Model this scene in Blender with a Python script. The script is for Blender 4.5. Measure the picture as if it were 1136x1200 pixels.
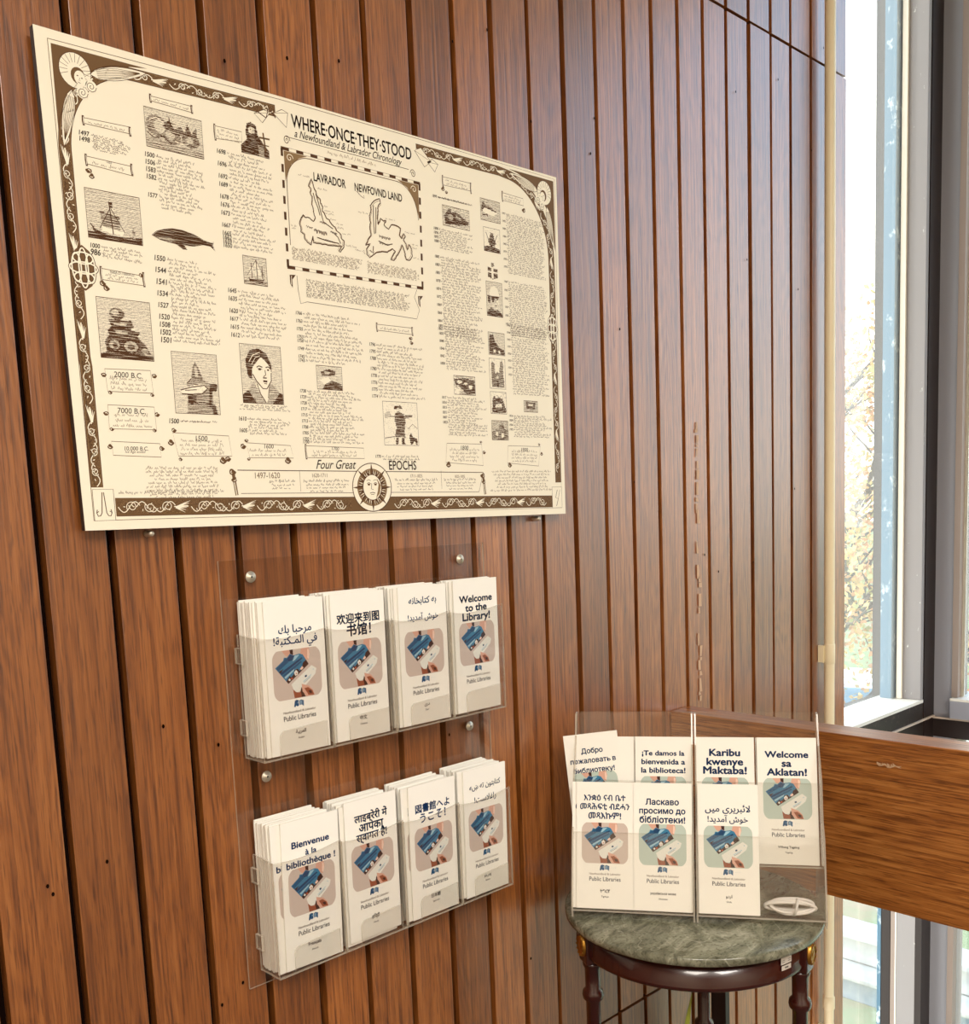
import bpy, bmesh, math, random
from mathutils import Matrix, Vector
for _o in list(bpy.data.objects): bpy.data.objects.remove(_o)
S = bpy.context.scene
COL = S.collection
PI = math.pi

# ------------------------------------------------------------------ camera
cam = bpy.data.cameras.new('camera'); co = bpy.data.objects.new('camera', cam); COL.objects.link(co)
S.camera = co
cam.sensor_fit = 'HORIZONTAL'; cam.sensor_width = 36.0; cam.lens = 36.0*1159.47/1136.0
cam.shift_x = 0.01498; cam.shift_y = 0.1299; cam.clip_start = .02; cam.clip_end = 400
_R = Vector((0.72286716, -0.68962239, -0.04340526)); _U = Vector((0.11661601, 0.05984013, 0.99137272)); _F = Vector((0.68107545, 0.72169253, -0.12367747))
co.matrix_world = Matrix(((_R.x, _U.x, -_F.x, -0.4468), (_R.y, _U.y, -_F.y, -1.2180), (_R.z, _U.z, -_F.z, 1.45), (0, 0, 0, 1)))

# ------------------------------------------------------------------ world
W = bpy.data.worlds.new('sky'); S.world = W; W.use_nodes = True
nt = W.node_tree; N = nt.nodes; Lk = nt.links
bg = N['Background']
tc = N.new('ShaderNodeTexCoord'); sx = N.new('ShaderNodeSeparateXYZ'); cr = N.new('ShaderNodeValToRGB')
Lk.new(tc.outputs['Generated'], sx.inputs[0]); Lk.new(sx.outputs['Z'], cr.inputs[0]); 
# hazy cream sky on the sun's side, clearer blue away from it
az = N.new('ShaderNodeMapRange'); az.inputs['From Min'].default_value = .10; az.inputs['From Max'].default_value = -.45; Lk.new(sx.outputs['Y'], az.inputs['Value'])
el_ = N.new('ShaderNodeMapRange'); el_.inputs['From Min'].default_value = 0.0; el_.inputs['From Max'].default_value = .40; Lk.new(sx.outputs['Z'], el_.inputs['Value'])
ml = N.new('ShaderNodeMath'); ml.operation = 'MULTIPLY'; Lk.new(az.outputs[0], ml.inputs[0]); Lk.new(el_.outputs[0], ml.inputs[1])
mz = N.new('ShaderNodeMix'); mz.data_type = 'RGBA'; Lk.new(ml.outputs[0], mz.inputs[0]); Lk.new(cr.outputs[0], mz.inputs[6]); mz.inputs[7].default_value = (.46, .68, 1.0, 1)
Lk.new(mz.outputs[2], bg.inputs[0])
cr.color_ramp.elements[0].position = 0.0; cr.color_ramp.elements[0].color = (1.0, .96, .86, 1)
cr.color_ramp.elements[1].position = .30; cr.color_ramp.elements[1].color = (.97, .95, .87, 1)
e = cr.color_ramp.elements.new(.55); e.color = (.62, .78, .98, 1)
e = cr.color_ramp.elements.new(1.0); e.color = (.40, .60, .92, 1)
bg.inputs[1].default_value = 3.0

# ------------------------------------------------------------------ sun and ceiling lamps
def sun(name, d, energy, col, ang):
    l = bpy.data.lights.new(name, 'SUN'); l.energy = energy; l.color = col; l.angle = ang
    o = bpy.data.objects.new(name, l); COL.objects.link(o)
    o.rotation_euler = Vector(d).to_track_quat('Z', 'Y').to_euler(); o.location = (6, 6, 8)
sun('sun', (-.30, .62, .75), 2.2, (1, .95, .86), .03)
def area(name, loc, sx_, sy_, energy, col):
    l = bpy.data.lights.new(name, 'AREA'); l.shape = 'RECTANGLE'; l.size = sx_; l.size_y = sy_; l.energy = energy; l.color = col
    o = bpy.data.objects.new(name, l); COL.objects.link(o); o.location = loc; return o
area('ceiling_light_left', (-1.7, -2.3, 3.26), 1.2, 1.0, 90, (1, .93, .83))
area('ceiling_light_right', (-.35, -3.5, 3.26), 1.2, 1.0, 112, (1, .95, .88))

S.view_settings.view_transform = 'Standard'; S.view_settings.look = 'None'
S.view_settings.exposure = 0.16; S.view_settings.gamma = 1.0; S.view_settings.use_curve_mapping = False
S.cycles.transparent_max_bounces = 40; S.cycles.max_bounces = 8

# ------------------------------------------------------------------ helpers
def lin(r, g, b):
    f = lambda c: (c/255/12.92) if c <= 10 else ((c/255+.055)/1.055)**2.4
    return (f(r), f(g), f(b), 1)
def mat(name, col, rough=.5, metal=0, spec=.5, coat=0, emit=None):
    m = bpy.data.materials.new(name); m.use_nodes = True; p = m.node_tree.nodes['Principled BSDF']
    p.inputs['Base Color'].default_value = col; p.inputs['Roughness'].default_value = rough; p.inputs['Metallic'].default_value = metal
    p.inputs['Specular IOR Level'].default_value = spec; p.inputs['Coat Weight'].default_value = coat
    return m
def nodes(m): return m.node_tree.nodes, m.node_tree.links, m.node_tree.nodes['Principled BSDF']
def ramp(n, stops):
    r = n.new('ShaderNodeValToRGB'); el = r.color_ramp.elements
    el[0].position, el[0].color = stops[0]; el[1].position, el[1].color = stops[-1]
    for p_, c_ in stops[1:-1]:
        e_ = el.new(p_); e_.color = c_
    return r
def objcoord(n, l, scale, rnd=True):
    t = n.new('ShaderNodeTexCoord'); mp = n.new('ShaderNodeMapping'); mp.inputs['Scale'].default_value = scale
    if rnd:
        oi = n.new('ShaderNodeObjectInfo'); cb = n.new('ShaderNodeVectorMath'); cb.operation = 'MULTIPLY_ADD'
        cx = n.new('ShaderNodeCombineXYZ')
        for i_ in range(3): l.new(oi.outputs['Random'], cx.inputs[i_])
        l.new(cx.outputs[0], cb.inputs[0]); cb.inputs[1].default_value = (7.3, 3.1, 41.7); l.new(t.outputs['Object'], cb.inputs[2])
        l.new(cb.outputs[0], mp.inputs[0])
    else: l.new(t.outputs['Object'], mp.inputs[0])
    return mp
def noise(n, l, vec, scale, detail=4, rough=.6, dist=0):
    x = n.new('ShaderNodeTexNoise'); x.inputs['Scale'].default_value = scale; x.inputs['Detail'].default_value = detail
    x.inputs['Roughness'].default_value = rough; x.inputs['Distortion'].default_value = dist
    l.new(vec.outputs[0], x.inputs['Vector']); return x
def mixc(n, l, a, b, fac, mode='MIX'):
    x = n.new('ShaderNodeMix'); x.data_type = 'RGBA'; x.blend_type = mode
    for s_, v_ in ((6, a), (7, b)):
        if isinstance(v_, tuple): x.inputs[s_].default_value = v_
        else: l.new(v_, x.inputs[s_])
    if isinstance(fac, float): x.inputs[0].default_value = fac
    else: l.new(fac, x.inputs[0])
    return x.outputs[2]
def wood(name, dark, mid, light, axis=2, rough=.42, var=.55, spec=.5, coat=0):
    """oak-like boards; grain runs along axis, every object its own piece of timber"""
    m = mat(name, mid, rough, spec=spec, coat=coat); n, l, p = nodes(m); p.inputs['Coat Roughness'].default_value = .30
    def sc(a, b): return tuple(b if i_ == axis else a for i_ in range(3))
    v1 = objcoord(n, l, sc(230, 4.0)); fine = noise(n, l, v1, 1, 3, .65)
    v2 = objcoord(n, l, sc(11, 1.5)); big = noise(n, l, v2, 1, 2, .35, .25)
    wv = n.new('ShaderNodeMath'); wv.operation = 'MULTIPLY'; wv.inputs[1].default_value = 120.0; l.new(big.outputs[0], wv.inputs[0])
    sn = n.new('ShaderNodeMath'); sn.operation = 'SINE'; l.new(wv.outputs[0], sn.inputs[0])
    ad = n.new('ShaderNodeMath'); ad.operation = 'MULTIPLY_ADD'; l.new(sn.outputs[0], ad.inputs[0]); ad.inputs[1].default_value = .05
    l.new(fine.outputs[0], ad.inputs[2])
    r = ramp(n, [(.30, dark), (.50, mid), (.68, light)]); l.new(ad.outputs[0], r.inputs[0])
    # pores: thin dark dashes
    v3 = objcoord(n, l, sc(480, 26)); por = noise(n, l, v3, 1, 2, .5)
    pr = ramp(n, [(.33, (.40, .32, .26, 1)), (.45, (1, 1, 1, 1))]); l.new(por.outputs[0], pr.inputs[0])
    c = mixc(n, l, r.outputs[0], pr.outputs[0], .75, 'MULTIPLY')
    oi = n.new('ShaderNodeObjectInfo'); rr = ramp(n, [(0, (1-var*.55, 1-var*.62, 1-var*.65, 1)), (.5, (1, 1, 1, 1)), (1, (1+var*.35, 1+var*.38, 1+var*.42, 1))]); l.new(oi.outputs['Random'], rr.inputs[0])
    c = mixc(n, l, c, rr.outputs[0], 1.0, 'MULTIPLY')
    v4 = objcoord(n, l, (3, 3, 1.2)); blot = noise(n, l, v4, 1, 2, .5); br = ramp(n, [(.3, (.86, .84, .82, 1)), (.7, (1.08, 1.08, 1.08, 1))]); l.new(blot.outputs[0], br.inputs[0])
    c = mixc(n, l, c, br.outputs[0], 1.0, 'MULTIPLY')
    l.new(c, p.inputs['Base Color'])
    bp = n.new('ShaderNodeBump'); bp.inputs['Strength'].default_value = .22; bp.inputs['Distance'].default_value = .002
    l.new(ad.outputs[0], bp.inputs['Height']); l.new(bp.outputs[0], p.inputs['Normal'])
    return m
def speckled(name, base, spot, scale, lo, hi, rough=.5, stretch=(1, 1, 1), metal=0, amt=1.0):
    m = mat(name, base, rough, metal); n, l, p = nodes(m)
    v = objcoord(n, l, stretch, False); a = noise(n, l, v, scale, 5, .7); r = ramp(n, [(lo, (0, 0, 0, 1)), (hi, (amt, amt, amt, 1))]); l.new(a.outputs[0], r.inputs[0])
    l.new(mixc(n, l, base, spot, r.outputs[0]), p.inputs['Base Color']); return m
def clear(name, tint, fres=1.0, rough=.02, haze=0.0, hazecol=(1, 1, 1, 1), through=False):
    """thin clear plastic or glass: passes light, mirrors by Fresnel"""
    m = bpy.data.materials.new(name); m.use_nodes = True; n = m.node_tree.nodes; l = m.node_tree.links
    n.remove(n['Principled BSDF']); out = n['Material Output']
    t = n.new('ShaderNodeBsdfTransparent'); t.inputs[0].default_value = tint
    g = n.new('ShaderNodeBsdfGlossy'); g.inputs['Roughness'].default_value = rough
    lw = n.new('ShaderNodeLayerWeight'); lw.inputs[0].default_value = .5      # facing = 1 - |cos|, the same from both sides
    pw = n.new('ShaderNodeMath'); pw.operation = 'POWER'; pw.inputs[1].default_value = 5.0; l.new(lw.outputs['Facing'], pw.inputs[0])
    mu = n.new('ShaderNodeMath'); mu.operation = 'MULTIPLY_ADD'; mu.inputs[1].default_value = .9*fres; mu.inputs[2].default_value = .04*fres; mu.use_clamp = True; l.new(pw.outputs[0], mu.inputs[0])
    mx = n.new('ShaderNodeMixShader'); l.new(mu.outputs[0], mx.inputs[0]); l.new(t.outputs[0], mx.inputs[1]); l.new(g.outputs[0], mx.inputs[2])
    last = mx
    if haze:
        d = n.new('ShaderNodeBsdfTranslucent' if through else 'ShaderNodeBsdfDiffuse'); d.inputs[0].default_value = hazecol
        m2 = n.new('ShaderNodeMixShader'); m2.inputs[0].default_value = haze; l.new(mx.outputs[0], m2.inputs[1]); l.new(d.outputs[0], m2.inputs[2]); last = m2
    l.new(last.outputs[0], out.inputs[0]); return m

class MB:
    """collects shapes and links them as ONE mesh object"""
    def __init__(s): s.v = []; s.f = []; s.m = []; s.sm = []
    def face(s, pts, m=0, smooth=False):
        b = len(s.v); s.v += [tuple(p_) for p_ in pts]; s.f.append(tuple(range(b, b+len(pts)))); s.m.append(m); s.sm.append(smooth)
    def add(s, verts, faces, m=0, smooth=False):
        b = len(s.v); s.v += [tuple(p_) for p_ in verts]
        for f_ in faces: s.f.append(tuple(b+i_ for i_ in f_)); s.m.append(m); s.sm.append(smooth)
    def box(s, x0, y0, z0, x1, y1, z1, m=0, edge=None):
        v = [(x0, y0, z0), (x1, y0, z0), (x1, y1, z0), (x0, y1, z0), (x0, y0, z1), (x1, y0, z1), (x1, y1, z1), (x0, y1, z1)]
        fs = [(0, 3, 2, 1), (4, 5, 6, 7), (0, 1, 5, 4), (2, 3, 7, 6), (1, 2, 6, 5), (3, 0, 4, 7)]
        d = (abs(x1-x0), abs(y1-y0), abs(z1-z0)); thin = d.index(min(d)); ax = (2, 2, 1, 1, 0, 0)
        b = len(s.v); s.v += v
        for k_, f_ in enumerate(fs):
            s.f.append(tuple(b+i_ for i_ in f_)); s.m.append(m if (edge is None or ax[k_] == thin) else edge); s.sm.append(False)
    def prism(s, pts, a, b_, axis, m=0, edge=None):
        """polygon pts (2-D) extruded from a to b_ along axis"""
        def P(p_, w):
            if axis == 0: return (w, p_[0], p_[1])
            if axis == 1: return (p_[0], w, p_[1])
            return (p_[0], p_[1], w)
        n_ = len(pts); A = [P(q, a) for q in pts]; B = [P(q, b_) for q in pts]
        s.face(A, m); s.face(B[::-1], m)
        for i_ in range(n_):
            j_ = (i_+1) % n_; s.face([A[i_], A[j_], B[j_], B[i_]], m if edge is None else edge)
    def lathe(s, prof, c=(0, 0, 0), n_=24, m=0, smooth=True, axis=2, mf=None):
        b = len(s.v)
        for r_, z_ in prof:
            for k_ in range(n_):
                t_ = 2*PI*k_/n_; x_, y_ = r_*math.cos(t_), r_*math.sin(t_)
                q = (x_, y_, z_) if axis == 2 else ((x_, z_, y_) if axis == 1 else (z_, x_, y_))
                s.v.append((c[0]+q[0], c[1]+q[1], c[2]+q[2]))
        for i_ in range(len(prof)-1):
            for k_ in range(n_):
                j_ = (k_+1) % n_
                s.f.append((b+i_*n_+k_, b+i_*n_+j_, b+(i_+1)*n_+j_, b+(i_+1)*n_+k_)); s.m.append(mf[i_] if mf else m); s.sm.append(smooth)
    def tube(s, pts, r_, n_=8, m=0, cap=True):
        pts = [Vector(p_) for p_ in pts]; b = len(s.v); k = len(pts)
        for i_, p_ in enumerate(pts):
            d = (pts[min(i_+1, k-1)]-pts[max(i_-1, 0)]).normalized()
            a = d.cross(Vector((.13, .21, 1)) if abs(d.z) < .95 else Vector((1, .1, 0))).normalized(); c_ = d.cross(a)
            rr_ = r_(i_/(k-1)) if callable(r_) else r_
            for j_ in range(n_):
                t_ = 2*PI*j_/n_; s.v.append(tuple(p_+a*math.cos(t_)*rr_+c_*math.sin(t_)*rr_))
        for i_ in range(k-1):
            for j_ in range(n_):
                q = (j_+1) % n_; s.f.append((b+i_*n_+j_, b+i_*n_+q, b+(i_+1)*n_+q, b+(i_+1)*n_+j_)); s.m.append(m); s.sm.append(True)
        if cap:
            s.f.append(tuple(b+j_ for j_ in range(n_))[::-1]); s.m.append(m); s.sm.append(False)
            s.f.append(tuple(b+(k-1)*n_+j_ for j_ in range(n_))); s.m.append(m); s.sm.append(False)
    def build(s, name, mats, parent=None, loc=(0, 0, 0), bevel=0, recalc=True):
        me = bpy.data.meshes.new(name); me.from_pydata(s.v, [], s.f); me.update()
        for m_ in (mats if isinstance(mats, (list, tuple)) else [mats]): me.materials.append(m_)
        me.polygons.foreach_set('material_index', s.m); me.polygons.foreach_set('use_smooth', s.sm)
        if recalc and len(s.f) < 60000:
            bm = bmesh.new(); bm.from_mesh(me); bmesh.ops.remove_doubles(bm, verts=bm.verts, dist=1e-6)
            bmesh.ops.recalc_face_normals(bm, faces=bm.faces)
            if bevel:
                es = [e_ for e_ in bm.edges if len(e_.link_faces) == 2 and e_.calc_face_angle(0) > .6]
                bmesh.ops.bevel(bm, geom=es, offset=bevel, segments=2, affect='EDGES', profile=.6, clamp_overlap=True)
            bm.to_mesh(me); bm.free()
        o = bpy.data.objects.new(name, me); COL.objects.link(o); o.location = loc
        if parent: o.parent = parent
        return o
def tag(o, label=None, cat=None, group=None, kind=None):
    if label: o['label'] = label
    if cat: o['category'] = cat
    if group: o['group'] = group
    if kind: o['kind'] = kind
    return o
def empty(name, loc=(0, 0, 0), mw=None):
    o = bpy.data.objects.new(name, None); COL.objects.link(o); o.location = loc; o.empty_display_size = .05
    if mw is not None: o.matrix_world = mw
    return o

# ------------------------------------------------------------------ materials
M = {}
M['plank'] = wood('stained_oak_planks', lin(108, 57, 19), lin(150, 87, 34), lin(172, 107, 50), rough=.34, spec=1.0, coat=.7)
M['rail'] = wood('oak_guard_rail', lin(112, 62, 22), lin(160, 98, 42), lin(186, 124, 62), axis=1, var=.0, rough=.34, spec=.6, coat=.2)
M['dark_gap'] = mat('dark_batten', lin(22, 8, 4), .95, spec=.1)
M['paint_wall'] = mat('warm_white_paint', lin(214, 202, 182), .8)
M['ceiling'] = mat('ceiling_paint', lin(222, 214, 200), .9)
M['carpet'] = speckled('grey_carpet', lin(112, 98, 86), lin(80, 70, 62), 180, .4, .6, .95)
M['black_metal'] = mat('black_brown_metal', lin(34, 22, 20), .45)
M['dark_metal'] = mat('dark_grey_metal', lin(150, 150, 158), .3)
M['tan_metal'] = mat('taupe_metal', lin(150, 134, 124), .5)
M['grey_jamb'] = speckled('grey_jamb_paint_with_specks', lin(150, 146, 146), lin(226, 226, 222), 26, .66, .70, .5, (1, 1.6, .8), amt=.8)
M['sill_white'] = speckled('dusty_white_sill', lin(226, 222, 212), lin(160, 150, 138), 40, .62, .70, .5)
M['fascia'] = speckled('worn_black_fascia', lin(40, 32, 28), lin(112, 96, 84), 45, .56, .74, .45)
M['gasket'] = mat('overexposed_glazing_bead', lin(246, 240, 224), .5)  # bright cream stands in for overexposed light reflected along the strip
M['blue_frame'] = speckled('pale_blue_outer_frame', lin(84, 122, 146), lin(200, 216, 224), 30, .58, .66, .5, (1, 1, .6))
M['ledge'] = mat('worn_ledge_edge', lin(198, 180, 164), .5)
M['pipe'] = mat('cream_pipe', lin(240, 226, 190), .35)
M['glass'] = clear('washed_out_window_glass', (.97, .985, .98, 1), .8, .02, .06, (.98, .97, .93, 1), True)  # milky haze mixed into the panes imitates the overexposed, washed-out view
M['acrylic'] = clear('clear_acrylic', (.975, .972, .965, 1), 1.15, .03)
M['acrylic_edge'] = clear('acrylic_cut_edge', (.80, .78, .74, 1), 1.5, .15, .34, lin(236, 226, 208))
M['paper'] = mat('cream_paper', lin(250, 247, 238), .65, spec=.25)
M['paper_edge'] = mat('paper_edge', lin(226, 216, 196), .8, spec=.1)
M['navy'] = mat('navy_ink', lin(22, 62, 112), .5, spec=.2)
M['blueink'] = mat('blue_ink', lin(16, 78, 122), .5, spec=.2)
M['greyink'] = mat('grey_ink', lin(74, 78, 90), .5, spec=.2)
M['blackink'] = mat('black_ink', lin(40, 36, 36), .5, spec=.2)
M['brownink'] = mat('light_brown_ink', lin(140, 118, 100), .5, spec=.2)
M['poster_paper'] = mat('poster_paper', lin(247, 239, 218), .6, spec=.3)
M['sepia'] = mat('sepia_ink', lin(84, 54, 30), .6, spec=.2)
M['sepia_light'] = mat('light_sepia_ink', lin(140, 112, 78), .6, spec=.2)
M['sepia_mid'] = mat('mid_sepia_ink', lin(112, 84, 54), .6, spec=.2)
M['poster_edge'] = mat('dark_poster_edge', lin(40, 24, 16), .5)
M['screw'] = mat('screw_steel', lin(214, 204, 186), .45, .7)
M['mahogany'] = mat('mahogany', lin(50, 10, 7), .24, spec=.5, coat=.4)
M['brass'] = mat('brass', lin(190, 142, 66), .35, 1.0)
M['white_plastic'] = mat('white_plastic', lin(236, 230, 222), .4)
M['leaf'] = mat('plant_leaf', lin(150, 158, 60), .5)
M['pot'] = mat('terracotta', lin(150, 84, 54), .8)
M['soil'] = mat('soil', lin(50, 36, 26), .95)
def marble():
    m = mat('green_marble', lin(120, 124, 104), .2, spec=.5); n, l, p = nodes(m)
    v = objcoord(n, l, (1.6, 3.2, 3), False); a = noise(n, l, v, 6, 8, .72, 1.4)
    r = ramp(n, [(.30, lin(66, 68, 56)), (.45, lin(110, 110, 92)), (.56, lin(136, 136, 116)), (.70, lin(168, 168, 150))]); l.new(a.outputs[0], r.inputs[0])
    v2 = objcoord(n, l, (1, 1, 1), False); b = noise(n, l, v2, 7, 3, .5, 2.2)
    vr = ramp(n, [(.487, (0, 0, 0, 1)), (.5, (.28, .28, .28, 1)), (.513, (0, 0, 0, 1))]); l.new(b.outputs[0], vr.inputs[0])
    c = noise(n, l, v2, 160, 2, .5); cr_ = ramp(n, [(.34, (.45, .45, .42, 1)), (.46, (1, 1, 1, 1))]); l.new(c.outputs[0], cr_.inputs[0])
    x = mixc(n, l, r.outputs[0], lin(206, 204, 184), vr.outputs[0]); x = mixc(n, l, x, cr_.outputs[0], .7, 'MULTIPLY')
    l.new(x, p.inputs['Base Color']); return m
M['marble'] = marble()

# ================================================================== THE SETTING
FL = 0.0; LOW = -1.3; CEIL = 3.3
XW = 2.077        # end of the wooden wall
XR = 2.69         # right wall plane
def struct(mb, name, mats, **k):
    o = mb.build(name, mats, **k); o['kind'] = 'structure'; return o
b = MB(); b.box(-3.2, -5.0, -.18, 1.36, .02, 0); struct(b, 'floor', M['carpet'])
b = MB(); b.box(1.36, -5.0, LOW-.1, 2.9, .02, LOW); struct(b, 'floor_lower', M['carpet'])
b = MB(); b.box(-3.3, -5.1, CEIL, 2.9, .12, CEIL+.2); struct(b, 'ceiling', M['ceiling'])
b = MB(); b.box(-3.3, -5.0, -.18, -3.2, .02, CEIL); struct(b, 'wall_left', M['paint_wall'])
b = MB(); b.box(-3.3, -5.1, LOW, 2.9, -5.0, CEIL); struct(b, 'wall_front', M['paint_wall'])

# wooden wall: backing, battens-dark gaps, every board a part
b = MB(); b.box(-3.2, .021, LOW, XW-.012, .12, CEIL); wall = struct(b, 'wall_back', M['dark_gap'])
groove = [-93, 1, 89, 180, 270, 361, 450, 541, 632, 721, 808, 899, 990, 1082, 1170, 1258, 1347, 1438, 1527, 1617, 1710, 1800, 1897, 1986]
gx = [-.093-.0905*k for k in range(34, 0, -1)] + [g/1000 for g in groove]
rows = [(LOW, .4105), (.4165, 2.4865), (2.4925, CEIL)]
def board_mesh(w, h, d=.0205, bev=.0009):
    mb = MB(); mb.box(0, 0, 0, w, d, h); me = mb.build('tmp', M['plank'], bevel=bev); r_ = me.data; COL.objects.unlink(me); bpy.data.objects.remove(me); return r_
cache = {}
random.seed(5)
def plank(x0, x1, z0, z1, parent, rot=None, loc=None, jit=True):
    key = (round(x1-x0, 4), round(z1-z0, 3))
    if key not in cache: cache[key] = board_mesh(*key)
    o = bpy.data.objects.new('plank', cache[key]); COL.objects.link(o); o.parent = parent
    o.location = loc if loc else (x0, (random.uniform(-.0012, .0012) if jit else 0), z0)
    if rot: o.rotation_euler = (0, 0, rot)
    return o
G = .0058
for i in range(len(gx)-1):
    x0 = gx[i]+G; x1 = gx[i+1]-G
    if x1 < -3.19: continue
    x0 = max(x0, -3.195)
    for z0, z1 in rows: plank(x0, x1, z0, z1, wall)
for z0, z1 in rows: plank(gx[-1]+G, XW, z0, z1, wall)
# dark nail holes in the boards
b = MB()
random.seed(11)
for X, Z in [(.137, 1.19), (.046, 1.03), (-.03, 1.02), (.215, 1.15), (.225, .80), (.30, .82), (.19, .78), (.72, 2.2), (.80, 2.24), (1.06, 2.1), (1.17, 1.5), (.9, 2.12), (.30, 2.06), (.40, 2.09), (.49, 2.11), (1.21, .93), (1.47, 1.3), (1.56, 2.33), (1.74, 2.4), (1.83, 1.95), (1.5, .62)] + [(random.uniform(-.5, 2), random.uniform(.5, 2.6)) for _ in range(26)]:
    b.add([(X+.0021*math.cos(t*PI/3), -.0018, Z+.003*math.sin(t*PI/3)) for t in range(6)], [tuple(range(6))])
b.build('nail_holes', M['dark_gap'], wall)
# pale rubbed streak of old paint on one board
b = MB(); random.seed(3); z = 1.02
while z < 1.62:
    if 1.12 < z < 1.42 and random.random() < .5: z += .03; continue
    h = random.uniform(.006, .03); X = 1.389+random.uniform(-.004, .004); b.face([(X, -.0016, z), (X+random.uniform(.003, .012), -.0016, z), (X+random.uniform(.003, .012), -.0016, z+h), (X, -.0016, z+h)]); z += h*random.uniform(.7, 1.5)
o = b.build('paint_smear', mat('old_paint', lin(206, 168, 136), .7), wall); o['label'] = 'pale smear of old paint on one board'

# window_1 beside the wooden wall
def frame_part(name, parent, m, boxes, **k):
    mb = MB()
    for bb in boxes: mb.box(*bb)
    return mb.build(name, m, parent, **k)
b = MB(); b.box(XW-.012, .15, LOW, XW, .17, CEIL); b.box(2.66, .02, LOW, 2.9, .16, CEIL); b.box(2.6, .078, .768, 2.66, .16, CEIL)
w1 = struct(b, 'window_1', M['black_metal'])
frame_part('glass_pane', w1, M['glass'], [(XW-.01, .072, .829, 2.578, .077, CEIL)])
frame_part('glass_pane', w1, M['glass'], [(XW-.01, .1425, LOW, 2.66, .1455, .64)])
frame_part('sill', w1, [M['sill_white']], [(XW, .0, .818, 2.600, .135, .828)], bevel=.001)
frame_part('sill_fascia', w1, M['fascia'], [(XW, .002, .768, 2.610, .03, .818)])
frame_part('ledge', w1, M['ledge'], [(XW, -.006, .763, 2.674, .0, .768)])
frame_part('spandrel', w1, M['black_metal'], [(XW, .003, .64, 2.690, .12, .763)])
frame_part('jamb', w1, M['grey_jamb'], [(2.581, .002, .829, 2.600, .072, CEIL)])
frame_part('glazing_bead', w1, M['gasket'], [(2.572, .056, .829, 2.5805, .0715, CEIL)])
frame_part('outer_frame', w1, M['blue_frame'], [(2.558, .082, .829, 2.60, .116, CEIL)])
frame_part('corner_post', w1, M['black_metal'], [(2.610, .0, LOW, 2.70, .02, .7635), (2.604, .0, .768, 2.70, .02, CEIL)])
# lower light of the same window
frame_part('lower_outer_frame', w1, M['blue_frame'], [(2.610, .130, LOW, 2.66, .142, .64)])
frame_part('lower_mullion', w1, M['black_metal'], [(2.610, .100, LOW, 2.66, .128, .64)])
frame_part('lower_bead', w1, M['tan_metal'], [(2.610, .084, LOW, 2.66, .098, .64)])
frame_part('lower_glazing_bead', w1, M['gasket'], [(2.609, .0800, LOW, 2.62, .0835, .64)])
frame_part('lower_jamb', w1, M['grey_jamb'], [(2.610, .0205, LOW, 2.66, .0795, .64)])

# right wall with windows, running towards the camera
b = MB(); b.box(2.90, -5.0, LOW, 3.0, -2.25, CEIL); b.box(2.695, -2.35, LOW, 3.0, -2.25, CEIL)
wr = struct(b, 'wall_right', M['dark_gap'])
for k in range(30):
    y = -2.26-.0905*(k+1)
    for z0, z1 in rows: plank(0, .0801, z0, z1, wr, rot=PI/2, loc=(2.90, y, z0))
b = MB(); b.box(2.68, -.055, LOW, 2.76, -.0, CEIL)
w2 = struct(b, 'window_2', M['dark_metal'])
frame_part('window_frame', w2, M['tan_metal'], [(2.673, -.073, .829, 2.75, -.055, CEIL), (2.673, -.073, LOW, 2.75, -.055, .7)])
for k in range(1, 3):
    yy = -.073-1.08*k
    frame_part('mullion', w2, M['dark_metal'], [(2.675, yy-.03, LOW, 2.77, yy+.03, CEIL)])
for k in range(2):
    y1 = -.073-1.08*k-(.03 if k else 0); y0 = -.073-1.08*(k+1)+.03
    frame_part('glass_pane', w2, M['glass'], [(2.70, y0, .829, 2.705, y1, CEIL)])
    frame_part('glass_pane', w2, M['glass'], [(2.70, y0, LOW, 2.705, y1, .7)])
frame_part('sill', w2, [M['dark_metal']], [(2.655, -2.26, .766, 2.80, -.056, .820)], bevel=.003)
frame_part('sill_top', w2, M['sill_white'], [(2.656, -2.26, .8205, 2.80, -.057, .828)])
frame_part('spandrel', w2, M['black_metal'], [(2.677, -2.26, .70, 2.80, -.0, .763)])
frame_part('ledge', w2, M['ledge'], [(2.670, -2.26, .758, 2.676, -.0, .7635)])
frame_part('glazing_bead', w2, M['gasket'], [(2.70, -.082, .829, 2.704, -.073, CEIL)])

# ================================================================== WALL THINGS
# cream pipe in front of the boards
b = MB(); b.lathe([(.013, LOW+.03), (.013, CEIL-.01)], (1.945, -.024, 0), 20)
pipe = b.build('pipe', M['pipe']); tag(pipe, 'cream painted vertical pipe running down the end of the wooden wall', 'pipe')
b = MB(); b.lathe([(.013, .09), (.0155, .095), (.0155, .125), (.013, .13)], (1.945, -.024, 0), 20); b.build('coupling', M['pipe'], pipe)
for z in (1.03, 2.95, 0.0):
    b = MB(); b.lathe([(.0132, z), (.0142, z+.002), (.0142, z+.05), (.0132, z+.052)], (1.945, -.024, 0), 20); b.box(1.928, -.016, z+.004, 1.938, -.0015, z+.048)
    b.build('pipe_clip', M['pipe'], pipe)

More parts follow.
